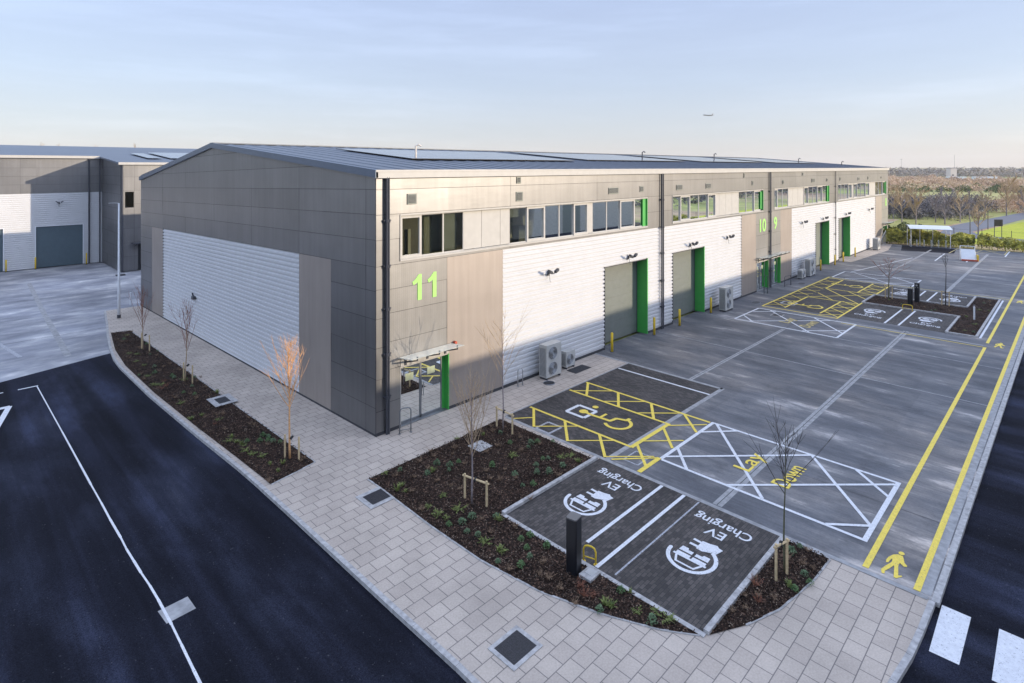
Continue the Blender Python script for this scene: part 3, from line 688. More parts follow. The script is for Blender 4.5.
# ------------------------------------------------------------------ main building
B = thing('industrial_building', 'long silver clad warehouse terrace with green door reveals and number 11 on its corner', 'warehouse')
FRONT = lambda a, d, z: (a, -d, z)                       # d = outwards
TILT = .0225
LEFT = lambda a, d, z: (-d, a, z - TILT * a)
def clip(poly, f):
    out = []
    for i in range(len(poly)):
        a, b = poly[i], poly[(i + 1) % len(poly)]; fa, fb = f(a), f(b)
        if fa >= 0: out.append(a)
        if fa * fb < 0:
            t = fa / (fa - fb); out.append((a[0] + (b[0] - a[0]) * t, a[1] + (b[1] - a[1]) * t))
    return out
def minus(a0, a1, z0, z1, holes):
    A = sorted({a0, a1} | {t for q in holes for t in q[:2] if a0 < t < a1}); Z = sorted({z0, z1} | {t for q in holes for t in q[2:] if z0 < t < z1})
    for i in range(len(A) - 1):
        for j in range(len(Z) - 1):
            ca, cz = (A[i] + A[i + 1]) / 2, (Z[j] + Z[j + 1]) / 2
            if not any(q[0] < ca < q[1] and q[2] < cz < q[3] for q in holes): yield A[i], A[i + 1], Z[j], Z[j + 1]
def flat_wall(name, parent, mp, ae, ze, holes, mat, clips=(), g=.008, seed=0):
    mb = MB(); bk = MB()
    r = random.Random(seed)
    for i in range(len(ae) - 1):
        for j in range(len(ze) - 1):
            a0, a1, z0, z1 = ae[i] + g, ae[i + 1] - g, ze[j] + g, ze[j + 1] - g
            t1, t2 = r.uniform(-.003, .003), r.uniform(-.003, .003)
            for q in minus(a0, a1, z0, z1, holes):
                P = [(q[0], q[2]), (q[1], q[2]), (q[1], q[3]), (q[0], q[3])]
                for c in clips: P = clip(P, c) if P else P
                if len(P) > 2:
                    mb.add([mp(a, t1 * (a - a0) / (a1 - a0) * 2 + t2 * (z - z0) / (z1 - z0) * 2, z) for a, z in P], [tuple(range(len(P)))])
    for q in minus(ae[0], ae[-1], ze[0], ze[-1], holes):
        P = [(q[0], q[2]), (q[1], q[2]), (q[1], q[3]), (q[0], q[3])]
        for c in clips: P = clip(P, c) if P else P
        if len(P) > 2: mb.add([mp(a, -.03, z) for a, z in P], [tuple(range(len(P)))], 1)
    return mb.build(name, [mat, joint_dark], parent)
def corr_wall(name, parent, mp, a0, a1, z0, z1, holes, mat, pitch=.23, dep=.06):
    mb = MB()
    A = sorted({a0, a1} | {t for q in holes for t in q[:2] if a0 < t < a1})
    for i in range(len(A) - 1):
        ca = (A[i] + A[i + 1]) / 2
        Z = [z0, z1]; hs = [q for q in holes if q[0] < ca < q[1]]
        ivs = [(z0, z1)]
        for q in hs:
            nv = []
            for (s_, e) in ivs:
                if q[2] > s_: nv.append((s_, min(e, q[2])))
                if q[3] < e: nv.append((max(s_, q[3]), e))
            ivs = [t for t in nv if t[1] - t[0] > .01]
        for s_, e in ivs:
            pts = [(s_, 0.)]; z = math.floor(s_ / pitch) * pitch
            while z < e:
                for dz, d in ((.0, 0), (.11, 0), (.135, -dep), (.20, -dep)):
                    if s_ < z + dz < e: pts.append((z + dz, d))
                z += pitch
            pts.append((e, 0.))
            vs = []; 
            for z, d in pts: vs += [mp(A[i], d, z), mp(A[i + 1], d, z)]
            mb.add(vs, [(2 * k, 2 * k + 1, 2 * k + 3, 2 * k + 2) for k in range(len(pts) - 1)])
    return mb.build(name, mat, parent)
def reveal(mb, mp, a0, a1, z0, z1, d, sides, mi=0):
    t = .02
    if 'L' in sides: mb.box(a0 - t, a0, -d, 0.004, z0, z1, mi, mp)
    if 'R' in sides: mb.box(a1, a1 + t, -d, 0.004, z0, z1, mi, mp)
    if 'T' in sides: mb.box(a0 - t, a1 + t, -d, 0.004, z1, z1 + t, mi, mp)
    if 'B' in sides: mb.box(a0 - t, a1 + t, -d, 0.004, z0 - t, z0, mi, mp)

DOORS = [(15.26, 19.8), (23.06, 27.54), (52.33, 56.61), (60.22, 64.49)]
STRIPS = [(1.17, 19.8), (23.02, 38.45), (41.04, 56.61), (59.84, 73.5), (73.5, 82.0)]
ENT = [(1.17, 3.62, 2.42), (37.2, 39.55, 2.42), (40.15, 42.45, 2.42), (80.1, 82.5, 2.42)]
ZW0, ZW1 = 6.86, 8.60
RB = 6.66
holesF = [(a, b, ZW0, ZW1) for a, b in STRIPS] + [(a, b, -1, 4.75) for a, b in DOORS] + [(a, b, -1, z) for a, b, z in ENT]
# upper cladding
flat_wall('upper_cladding', B, FRONT, [0, .46, 7.5, 14.5, 21.5, 28.3, 34.9, 39.85, 46.5, 52.6, 58.6, 65, 71.5, 77.5, 83.15], [RB, 7.70, 8.70, 9.70, 10.4], holesF, silver, seed=1)
flat_wall('corner_panel', B, FRONT, [0, .46], [0, .95, 2.2, 3.45, 4.6, 5.75, RB], [], silver, seed=2)
for a0, a1, s_ in ((.46, 3.56, 3), (36.95, 39.85, 4), (39.85, 42.52, 5), (79.64, 83.15, 6)):
    flat_wall('entrance_panel', B, FRONT, [a0, a1], [0, 1.2, 2.5, 3.6, 4.75, 5.7, RB], holesF, silver_rib, seed=s_)
for a0, a1 in ((3.56, 6.98), (34.06, 36.95), (42.52, 45.37), (76.28, 79.64)):
    flat_wall('brown_panel', B, FRONT, [a0, a1], [0, RB], holesF, brown_rib, seed=int(a0))
corr_wall('corrugated_wall', B, FRONT, 6.98, 34.06, .12, RB, holesF, corr_m)
corr_wall('corrugated_wall', B, FRONT, 45.37, 76.28, .12, RB, holesF, corr_m)
# left gable
cl = [lambda p_: (10.28 + .1035 * p_[0]) - p_[1], lambda p_: (12.43 - .0995 * (p_[0] - 18.4)) - p_[1]]
ye = [0.02, .75, 6.68, 12.4, 18.2, 23.8, 29.15, 35.4]
flat_wall('gable_cladding', B, LEFT, ye, [RB, 7.72, 8.72, 9.72, 10.75, 11.75, 12.6], [], silver, cl, seed=8)
flat_wall('gable_corner_panel', B, LEFT, [0.02, .75, 3.59], [-.05, 1.1, 2.24, 3.42, 4.59, 5.7, RB], [], silver, seed=9)
flat_wall('gable_brown_panel', B, LEFT, [3.59, 6.68], [-.05, RB], [], brown_rib, seed=10)
flat_wall('gable_brown_panel', B, LEFT, [29.1, 32.07], [-.2, RB], [], brown_rib, seed=11)
flat_wall('gable_corner_panel', B, LEFT, [32.07, 35.4], [-.2, 1.1, 2.24, 3.42, 4.59, 5.7, RB], [], silver, seed=12)
corr_wall('gable_corrugated_wall', B, LEFT, 6.68, 29.1, -.05, RB, [], corr_m)
mb = MB(); mb.box(0.03, 35.4, -.05, .012, -.35, .08, 0, LEFT); mb.build('plinth', plinth_m, B); mb = MB()
for a, b in ((.0, 1.15), (3.65, 15.2), (19.85, 23.0), (27.6, 37.1), (42.5, 52.3), (56.65, 60.2), (64.5, 80.0)): mb = MB(); mb.box(a, b, -.05, .012, -.05, .13, 0, FRONT); mb.build('plinth', plinth_m, B)
# hidden walls, core
mb = MB()
mb.box(83.05, 83.15, 0.02, 35.4, -1, 9.6); mb.box(0.1, 83.05, 35.3, 35.4, -1, 9.6)
mb.add([(83.1, .05, 9.5), (83.1, 18.4, 9.5), (83.1, 18.4, 11.9), (83.1, .05, 10.35)], [(0, 1, 2, 3)]); mb.add([(83.1, 18.4, 9.5), (83.1, 35.4, 9.5), (83.1, 35.4, 9.7), (83.1, 18.4, 11.9)], [(0, 1, 2, 3)])
mb.build('rear_wall', silver, B)
# roof
def roof_pts(y): return 10.42 + (12.02 - 10.42) / 18.4 * y if y < 18.4 else 12.02 - (12.02 - 9.75) / 17.0 * (y - 18.4)
mb = MB(); nx = 84
X0, X1 = -.06, 83.25
for k in range(2):
    ya, yb = ((-.10, 18.4), (18.4, 35.5))[k]
    za, zb = roof_pts(ya), roof_pts(yb)
    xs = []
    x = X0
    while x < X1 - .01:
        xs += [(x, 0), (x + .80, 0), (x + .84, .035), (x + .96, .035)]; x += 1.0
    xs = [q for q in xs if q[0] <= X1] + [(X1, 0)]
    vs = []
    for xx, dz in xs: vs += [(xx, ya, za + dz), (xx, yb, zb + dz)]
    mb.add(vs, [(2 * i, 2 * i + 2, 2 * i + 3, 2 * i + 1) for i in range(len(xs) - 1)])
rf = mb.build('roof', roofm, B)
mb = MB(); mb.box(-.08, 83.3, 18.1, 18.7, 12.03, 12.10); mb.build('ridge_cap', roofm, rf)
mb = MB(); mb.box(-.10, 83.3, -.16, .0, 10.16, 10.47); mb.box(-.10, 83.3, -.17, -.16, 10.40, 10.49); o_ = mb.build('gutter', cream, rf, bevel=.01)
for y0, y1 in ((-.16, 18.4), (18.4, 35.5)):
    z0, z1 = roof_pts(max(y0, 0)) + .02, roof_pts(y1) + .02
    for xa, xb, in ((-.12, .0), (83.2, 83.32)):
        mb = MB(); mb.add([(xa, y0, z0 - .26), (xb, y0, z0 - .26), (xb, y1, z1 - .26), (xa, y1, z1 - .26), (xa, y0, z0 + .05), (xb, y0, z0 + .05), (xb, y1, z1 + .05), (xa, y1, z1 + .05)], [(0, 1, 2, 3), (4, 7, 6, 5), (0, 4, 5, 1), (3, 2, 6, 7), (0, 3, 7, 4), (1, 5, 6, 2)]); mb.build('verge_flashing', flash, rf)
# solar arrays
for (xa, xb, ya, yb) in ((6.0, 20.4, 6.0, 15.5), (22.8, 38.2, 7.0, 15.5), (41.2, 56.8, 7.0, 15.5), (60.2, 75.5, 7.0, 15.5)):
    mb = MB(); sl = (12.02 - 10.42) / 18.4
    y = ya
    while y + 1.62 < yb:
        x = xa
        while x + .98 < xb:
            z0, z1 = roof_pts(y) + .13, roof_pts(y + 1.62) + .13
            mb.add([(x, y, z0 - .04), (x + .98, y, z0 - .04), (x + .98, y + 1.62, z1 - .04), (x, y + 1.62, z1 - .04), (x, y, z0), (x + .98, y, z0), (x + .98, y + 1.62, z1), (x, y + 1.62, z1)], [(4, 5, 6, 7)], 0)
            n0 = len(mb.v) - 8
            for f in ((0, 1, 5, 4), (1, 2, 6, 5), (2, 3, 7, 6), (3, 0, 4, 7)): mb.f.append(tuple(n0 + i for i in f)); mb.mi.append(1)
            x += 1.0
        y += 1.66
    mb.build('solar_array', [solar_m, joint_dark], rf)
# roof posts
for (x, y, hh, mt) in ((6.9, 6.9, .75, stone_lt), (33.0, 8.6, .75, dkpipe), (50.4, 10.1, .75, dkpipe), (71.0, 7.9, .6, dkpipe), (78.0, 4.5, .5, dkpipe)):
    z = roof_pts(y); mb = MB(); mb.tube([(x, y, z), (x, y, z + hh), (x + .12, y - .1, z + hh + .08), (x + .25, y - .15, z + hh)], .055, 6); mb.box(x - .12, x + .12, y - .12, y + .12, z, z + .08); mb.build('roof_vent_pipe', mt, rf)
# windows -----------------------------------------------------------------
def window(a0, a1, kind, z0=ZW0, z1=ZW1, mp=FRONT, parent=B, dep=.16):
    fr = MB()
    if kind == 'P':
        fr.box(a0 + .01, a1 - .01, -dep, -dep + .05, z0 + .02, z1 - .02, 0, mp); return fr.build('infill_panel', cream, parent)
    w = .11 if kind == 'O' else .035
    pr_ = .05 if kind == 'O' else .0
    d0, d1 = -dep, -dep + .05 + pr_
    fr.box(a0, a0 + w, d0, d1, z0, z1, 0, mp); fr.box(a1 - w, a1, d0, d1, z0, z1, 0, mp)
    fr.box(a0 + w, a1 - w, d0, d1, z0, z0 + w, 0, mp); fr.box(a0 + w, a1 - w, d0, d1, z1 - w, z1, 0, mp)
    o = fr.build('window', cream, parent)
    pn = MB(); pn.box(a0 + w, a1 - w, d0 + .01, d0 + .022, z0 + w, z1 - w, 0, mp); pn.build('pane', glass, o)
    return o
WIN = [
 [(1.17, 2.25, 'O'), (2.25, 3.44, 'F'), (3.44, 4.6, 'F'), (4.6, 5.7, 'P'), (5.7, 6.9, 'P'), (6.9, 7.52, 'P'), (7.52, 8.72, 'F'), (8.72, 10.1, 'O'), (10.1, 11.28, 'F'), (11.28, 12.46, 'F'), (12.46, 13.75, 'O'), (13.75, 14.2, 'P'), (14.2, 15.58, 'F'), (15.58, 16.9, 'F'), (16.9, 18.5, 'O'), (18.5, 19.8, 'F')],
 [(23.02, 24.2, 'F'), (24.2, 25.6, 'O'), (25.6, 26.95, 'F'), (26.95, 28.3, 'F'), (28.3, 29.6, 'O'), (29.6, 30.25, 'P'), (30.25, 31.4, 'P'), (31.4, 32.5, 'P'), (32.5, 33.76, 'P'), (33.76, 35.2, 'F'), (35.2, 36.7, 'F'), (36.7, 38.45, 'O')],
 [(41.04, 42.0, 'O'), (42.0, 43.3, 'F'), (43.3, 44.74, 'F'), (44.74, 45.82, 'P'), (45.82, 47.3, 'P'), (47.3, 48.96, 'P'), (48.96, 50.2, 'O'), (50.2, 51.7, 'F'), (51.7, 53.0, 'F'), (53.0, 54.6, 'O'), (54.6, 56.61, 'F')],
 [(59.84, 61.35, 'F'), (61.35, 62.75, 'F'), (62.75, 64.1, 'F'), (64.1, 65.6, 'O'), (65.6, 66.2, 'P'), (66.2, 67.9, 'O'), (67.9, 69.7, 'F'), (69.7, 71.6, 'F'), (71.6, 73.5, 'O')],
 [(73.5, 76.6, 'P'), (76.6, 78.4, 'F'), (78.4, 80.3, 'F'), (80.3, 82.0, 'O')]]
for st in WIN:
    for a0, a1, k in st: window(a0, a1, k)
mb = MB()
for i, (a, b) in enumerate(STRIPS):
    sides = 'LTB' if i != 4 else 'TB'
    if i == 3: sides = 'LTB'
    reveal(mb, FRONT, a, b, ZW0, ZW1, .16, sides)
    mb.box(a - .05, b + .03, 0.004, .035, ZW0 - .09, ZW0 - .03, 0, FRONT); mb.box(a - .05, b + .03, .004, .03, ZW1 + .025, ZW1 + .07, 0, FRONT)
    if i != 4: mb.box(a - .055, a - .02, .004, .03, ZW0 - .03, ZW1 + .025, 0, FRONT)
mb.build('window_surround', cream, B)
for i in (0, 1, 2, 4):
    b = STRIPS[i][1]; mb = MB(); mb.box(b - .02, b + .02, -.16, .03, ZW0, ZW1, 0, FRONT); mb.box(b - .40, b - .03, -.10, -.06, ZW0, ZW1, 0, FRONT); mb.build('green_window_reveal', green_m, B)
# offices behind the windows
mb = MB()
for (a, b) in ((.7, 21.2), (22.4, 39.2), (40.6, 58.0), (59.4, 82.9)):
    mb.box(a, b, 4.2, 4.3, 6.4, 9.4); mb.box(a, b, .25, 4.2, 6.35, 6.45); mb.box(a, b, .25, 4.2, 9.35, 9.45)
    mb.box(a - .1, a, .25, 4.2, 6.4, 9.4); mb.box(b, b + .1, .25, 4.2, 6.4, 9.4)
for x in (32.2, 74.8): mb.box(x - .05, x + .05, .25, 4.2, 6.45, 9.35)
for x, y in ((6.2, 1.0), (12.2, 2.2), (16.9, 1.2), (19.6, 2.6), (28.3, 1.4), (47.2, 1.2), (54, 2), (66, 1.4), (71, 2.4)): mb.box(x - .14, x + .14, y - .14, y + .14, 6.45, 9.35)
mb.box(1.62, 2.72, .86, .92, 6.45, 9.3, 3); mb.box(2.02, 2.16, .72, .8, 6.45, 7.95, 0); mb.box(2.76, 4.0, .88, .94, 6.45, 9.3, 4); mb.box(3.35, 3.78, .84, .88, 6.45, 8.35, 1)
ri = random.Random(3)
for x in (1.4, 3.2, 8.0, 9.6, 11.3, 14.8, 16.6, 18.2, 24.5, 27, 29, 34.5, 36.2, 42, 44, 50, 53, 55, 61, 64, 67, 70, 72, 78): 
    w_ = ri.uniform(.5, 1.3); y_ = ri.uniform(1.2, 3.0); mb.box(x, x + w_, y_, y_ + .5, 6.45, ri.uniform(7.1, 7.5), 1)
    mb.box(x + .1, x + .16 + .2 * ri.random(), 3.9, 4.19, 7.4, 8.3, ri.choice((1, 2)))
for (x0, x1, z0, mi) in ((3.6, 4.45, 6.9, 2), (7.62, 8.62, 8.1, 2), (10.2, 11.2, 7.45, 2), (11.4, 12.3, 8.2, 2), (12.6, 13.6, 7.9, 2), (14.3, 15.4, 7.5, 2), (15.7, 16.8, 8.2, 2), (17.1, 18.3, 7.7, 2), (18.7, 19.3, 7.0, 2), (26.0, 26.9, 8.1, 2), (34.0, 35.1, 8.0, 2), (43.4, 44.6, 7.6, 2), (50.4, 51.6, 8.1, 2), (62.8, 64, 7.9, 2), (69.8, 71.4, 8.0, 2)):
    mb.box(x0, x1, .42, .44, z0, 8.75 if x0 > 1.7 else 7.75, mi)
mb.build('office_interior', [interior_m, doorm, blind_m, simple('interior_brown', (.17, .16, .15), .8), simple('interior_olive', (.27, .275, .22), .8)], B)
mb = MB()
for a, b, z in ENT:
    mb.box(a - .4, b + .3, 3.6, 3.7, 0, 3); mb.box(a - .4, b + .3, .3, 3.6, 2.7, 2.8); mb.box(a - .5, a - .4, .3, 3.6, 0, 2.8); mb.box(b + .3, b + .4, .3, 3.6, 0, 2.8); mb.box(a - .4, b + .3, .02, 3.6, .005, .02, 1)
    mb.box(a + .2, a + .9, 2.9, 3.5, .02, 2.0, 1); mb.tube([(a + 1.4, 1.5, 1.6), (a + 2.0, 1.8, 2.3)], .05, 5)
mb.build('lobby_interior', [interior_m, steel_dk], B)
# roller doors
for (a, b) in DOORS:
    mb = MB()
    mb.box(a, b, -.80, -.74, 0, 4.78, 0, FRONT)
    z = .06
    while z < 4.7: mb.box(a, b, -.74, -.728, z, z + .50, 0, FRONT); z += .52
    mb.build('roller_door', doorm, B)
    mb = MB(); mb.box(a - .03, a, -.74, .012, 0, 4.78, 0, FRONT); mb.box(a - .03, b, -.74, .012, 4.75, 4.78, 0, FRONT)
    for z in [.2 + .3 * i for i in range(15)]: mb.box(a - .06, a - .03, .0, .02, z, z + .08, 0, FRONT)
    mb.build('door_trim', joint_dark, B)
    mb = MB(); mb.box(b, b + .06, -.74, .03, 0, 4.80, 0, FRONT); mb.box(b - .025, b, -.70, .03, 0, 4.75, 0, FRONT); mb.build('green_door_reveal', green_m, B)
    mb = MB(); mb.box(b - .07, b, -.74, -.70, 0, 4.75, 0, FRONT); mb.build('door_guide', dkpipe, B)
# entrances
for n_, (a, b, zt) in enumerate(ENT):
    e = b - .18
    fr = MB(); d0, d1 = -.27, -.21
    md = (a + e) / 2
    for x0, x1 in ((a, a + .07), (md - .05, md + .05), (e - .05, e)): fr.box(x0, x1, d0, d1, 0.02, zt, 0, FRONT)
    fr.box(a + .07, e - .05, d0, d1, zt - .10, zt, 0, FRONT); fr.box(a + .07, e - .05, d0, d1, .02, .12, 0, FRONT)
    dr = fr.build('entrance_door', steel_dk, B)
    for x0, x1 in ((a + .07, md - .05), (md + .05, e - .05)):
        pn = MB(); pn.box(x0, x1, -.245, -.235, .12, zt - .10, 0, FRONT); pn.build('pane', glass_door, dr)
        ps = MB(); cx = (x0 + x1) / 2; ps.box(cx - .20, cx + .20, -.232, -.228, 1.72, 2.02, 0, FRONT); ps.build('paper_notice', paper_m, dr)
    hd = MB(); hd.tube([FRONT(md + .12, -.17, .9), FRONT(md + .12, -.17, 1.5)], .018, 6); hd.build('handle', steel, dr)
    mb = MB(); mb.box(e, b + .02, -.30, -.24, 0.02, zt, 0, FRONT); mb.box(b - .001, b + .045, -.27, .02, 0, zt + .03, 0, FRONT); mb.build('green_entrance_reveal', green_m, B)
    mb = MB(); mb.box(a - .03, a, -.34, .006, 0, zt, 0, FRONT); mb.box(a - .03, b, -.34, .006, zt, zt + .03, 0, FRONT); mb.box(a - .02, b + .02, .006, .02, zt + .05, zt + .3, 0, FRONT); mb.build('entrance_trim', cream, B)
    # canopy
    ca, cb = a - .15, b + .12
    mb = MB(); v0 = [FRONT(ca, .05, 2.86), FRONT(cb, .05, 2.86), FRONT(cb, .95, 2.98), FRONT(ca, .95, 2.98)]
    vs = v0 + [(x, y, z + .025) for x, y, z in v0]
    mb.add(vs, [(0, 3, 2, 1), (4, 5, 6, 7), (0, 1, 5, 4), (1, 2, 6, 5), (2, 3, 7, 6), (3, 0, 4, 7)]); cn = mb.build('canopy', canopy_m, B)
    mb = MB()
    for x in (ca + .35, (ca + cb) / 2 + .1, cb - .3):
        mb.tube([FRONT(x, 0, 2.62), FRONT(x, .88, 2.88)], [.04, .022], 5); mb.box(x - .05, x + .05, 0, .05, 2.5, 2.8, 0, FRONT)
        mb.tube([FRONT(x, .85, 2.85), FRONT(x, .85, 3.02)], .03, 6)
    mb.build('canopy_bracket', dkpipe, cn)
# numbers
def number(s, ac, w, z0, cap):
    vs, fs, tw = text_polys(s, 1.0, .022)
    mb = MB(); n = len(vs); kx, ky = w / tw, cap / .70
    P = [(ac + a * kx, z0 + b * ky) for a, b in vs]
    mb.add([FRONT(a, .016, z) for a, z in P], fs)
    o = mb.build('unit_number', lime, B)
    md = o.modifiers.new('thick', 'SOLIDIFY'); md.thickness = .012; md.offset = 0
for ac_ in (2.02, 2.80):
    mb = MB(); mb.prism([(ac_ - .30, 5.83), (ac_ - .24, 5.70), (ac_ - .03, 5.80), (ac_ - .03, 5.05), (ac_ + .17, 5.05), (ac_ + .17, 6.12), (ac_ + .02, 6.12), (ac_ - .12, 5.95)], .006, .018, 0, lambda a, b, c: FRONT(a, c, b)); mb.build('unit_number', lime, B)
number('10', 38.4, 1.35, 5.05, 1.06); number('9', 41.25, .72, 5.05, 1.06); number('8', 81.9, .75, 5.2, 1.06)
# downpipes
for (x, pair) in ((.46, 1), (21.51, 1), (39.85, 1), (58.6, 0)):
    mb = MB()
    for dx in (((-.09, .10) if x > 1 else (-.04, .05)) if pair else (0,)):
        mb.tube([FRONT(x + dx, .12, 0.0), FRONT(x + dx, .12, 10.2)], .045, 8)
        for z in (1.4, 3.1, 4.9, 6.6, 8.4): mb.tube([FRONT(x + dx, .12, z), FRONT(x + dx, .12, z + .12)], .07, 8)
    for z in (1.45, 3.15, 4.95, 6.65, 8.45): mb.box(x - .16, x + .18, .0, .10, z, z + .05, 0, FRONT)
    mb.build('downpipe', dkpipe, B)
# vents
for (a, z, w, hh) in ((1.70, 9.28, .36, .34), (8.1, 9.15, .36, .36), (8.05, 9.95, .2, .22), (16.1, 9.2, .9, .27), (19.15, 9.22, .32, .26), (23.9, 9.2, .75, .27), (28.2, 9.2, .75, .27), (36.2, 9.26, .2, .28), (34.5, 9.9, .12, .3), (43.1, 9.2, .3, .3), (51.4, 9.22, .9, .3), (48.3, 9.9, .25, .22), (55.9, 9.2, .35, .25), (60.6, 9.24, .3, .3), (68.1, 9.14, .8, .28), (72.5, 9.19, .3, .28), (79.2, 9.17, .3, .2)):
    mb = MB(); mb.box(a - w / 2 - .05, a + w / 2 + .05, .005, .035, z - hh / 2 - .05, z + hh / 2 + .05, 0, FRONT)
    mb.box(a - w / 2, a + w / 2, .035, .04, z - hh / 2, z + hh / 2, 1, FRONT)
    zz = z - hh / 2
    while zz < z + hh / 2 - .02: mb.box(a - w / 2, a + w / 2, .04, .055, zz, zz + .02, 0, FRONT); zz += .05
    mb.build('wall_vent', [doorm, joint_dark], B)
# floodlights
def flood(mp, a, z, parent=B, cam=False):
    mb = MB(); mb.box(a - .07, a + .07, 0, .06, z - .12, z + .12, 0, mp)
    mb.tube([mp(a, .05, z), mp(a, .38, z + .03)], .022, 5)
    for s_ in (-1, 1):
        mb.tube([mp(a, .33, z), mp(a + s_ * .22, .38, z + .05)], .02, 5)
        mb.box(a + s_ * .24 - .11, a + s_ * .24 + .11, .30, .47, z - .03, z + .08, 0, lambda A_, D_, Z_, s_=s_: mp(A_, D_, Z_ + (A_ - a) * s_ * .5))
    mb.tube([mp(a, .1, z - .1), mp(a - .02, .16, z - .42), mp(a + .05, .16, z - .45)], .012, 4)
    return mb.build('floodlight', dkpipe, parent)
for a in (10.25, 17.64, 25.43, 31.37, 48.16, 54.58, 62.92, 73.02): flood(FRONT, a, 5.1)
mb = MB(); mb.box(21.6, 21.95, 0, .18, 2.42, 2.62, 0, LEFT); mb.tube([LEFT(21.77, .1, 2.62), LEFT(21.77, .16, 2.85)], .05, 6); mb.build('wall_light', dkpipe, B)
mb = MB(); mb.tube([FRONT(3.95, .03, 2.88), FRONT(3.95, .16, 2.88)], .07, 8); mb.build('alarm_sounder', red_m, B)

# ------------------------------------------------------------------ rear building (left background)
RBd = thing('rear_warehouse', 'second silver warehouse with slate roller doors behind the left yard', 'warehouse', (0, 0, 0))
GZ = -.9
RF = lambda a, d, z: (a, 65 - d, z); RS = lambda a, d, z: (2.6 - d, a, z); RG = lambda a, d, z: (a, 55.5 - d, z)
hR = [(-3.63, .72, -2, 3.8), (-11.8, -6.45, -2, 3.75), (-22, -16.5, -2, 3.75)]
flat_wall('upper_cladding', RBd, RF, [-50, -36, -24, -14, -5.0, 2.6], [7.6, 8.6, 9.55, 10.5, 11.85], hR, silver, seed=21)
corr_wall('corrugated_wall', RBd, RF, -50, 2.6, GZ, 7.6, hR, corr_m)
fl_clip = [lambda q: (11.04 + .083 * (q[0] - 55.5)) - q[1]]
flat_wall('side_cladding', RBd, RS, [55.5, 58.6, 61.8, 65], [GZ, .4, 1.8, 3.2, 4.6, 6.0, 7.6, 8.6, 9.6, 10.6, 12.0], [], silver, fl_clip, seed=22)
hG = [(3.0 + .02, 3.85, 6.1, 7.85), (4.25, 6.4, -2, 2.0), (9, 14, 5.9, 7.8)]
flat_wall('front_cladding', RBd, RG, [2.6, 3.9, 7.5, 14, 21, 28, 40], [GZ, .7, 2.2, 3.8, 5.2, 6.5, 8.0, 9.5, 11.0], hG, silver, seed=23)
mb = MB()
for a, b in ((-3.63, .72), (-11.8, -6.45), (-22, -16.5)):
    m2 = MB(); m2.box(a, b, -.22, -.15, GZ, 3.9, 0, RF); z = GZ + .05
    while z < 3.6: m2.box(a, b, -.15, -.14, z, z + .5, 0, RF); z += .52
    m2.build('roller_door', door_blue, RBd)
    for x0, x1 in ((a - .08, a), (b, b + .08)): mb.box(x0, x1, -.2, .03, GZ, 3.86, 0, RF)
    mb.box(a, b, -.2, .03, 3.78, 3.86, 0, RF)
mb.build('door_trim', white_m, RBd)
mb = MB(); mb.box(3.02, 3.85, -.14, -.10, 6.1, 7.85, 0, RG); mb.build('window', glass, RBd)
mb = MB(); mb.box(4.25, 6.4, -.3, -.26, GZ, 2.0, 0, RG); mb.build('entrance_door', black_m, RBd)
mb = MB(); mb.box(3.6, 6.9, .0, 1.0, 2.1, 2.2, 0, RG); mb.tube([RG(4.0, 0, 1.8), RG(4.0, .9, 2.1)], .04, 5); mb.build('canopy', dkpipe, RBd)
mb = MB(); mb.tube([RG(3.1 - .35, .1, GZ), RG(3.1 - .35, .1, 10.9)], .10, 8); mb.tube([RF(1.3, .1, GZ), RF(1.3, .1, 11.6)], .09, 8); mb.tube([RF(2.35, .1, GZ), RF(2.35, .1, 11.6)], .07, 8); mb.build('downpipe', dkpipe, RBd)
flood(RF, -1.55, 6.42, RBd)
mb = MB()
mb.add([(2.4, 55.3, 11.05), (90, 55.3, 11.05), (90, 88, 13.7), (-52, 88, 13.7), (-52, 64.8, 11.84), (2.4, 64.8, 11.84)], [(0, 1, 2, 3, 4, 5)])
mb.add([(-52, 88, 13.7), (90, 88, 13.7), (90, 110, 11.8), (-52, 110, 11.8)], [(0, 1, 2, 3)])
rr = mb.build('roof', roofm, RBd)
mb = MB(); mb.box(2.35, 90, 55.15, 55.35, 10.85, 11.12); mb.box(-52, 2.3, 64.6, 64.8, 11.62, 11.92); mb.build('gutter', cream, rr)
mb = MB(); mb.add([(2.3, 55.2, 10.9), (2.42, 55.2, 10.9), (2.42, 66, 11.78), (2.3, 66, 11.78), (2.3, 55.2, 11.12), (2.42, 55.2, 11.12), (2.42, 66, 12.0), (2.3, 66, 12.0)], [(0, 1, 2, 3), (4, 7, 6, 5), (0, 4, 5, 1), (3, 2, 6, 7), (0, 3, 7, 4), (1, 5, 6, 2)])
mb.build('verge_flashing', flash, rr)
mb = MB(); mb.box(6.5, 8.0, 61, 70, 11.65, 11.7, 0, lambda x, y, z: (x, y, z + .083 * (y - 61))); mb.box(9, 24, 61, 72, 11.65, 11.7, 0, lambda x, y, z: (x, y, z + .083 * (y - 61))); mb.build('solar_array', solar_m, rr)
mb = MB(); mb.box(-50, 90, 109.5, 110, -1, 11.8); mb.box(-50.1, -50, 65, 110, -1, 11.8); mb.build('rear_wall', silver, RBd)

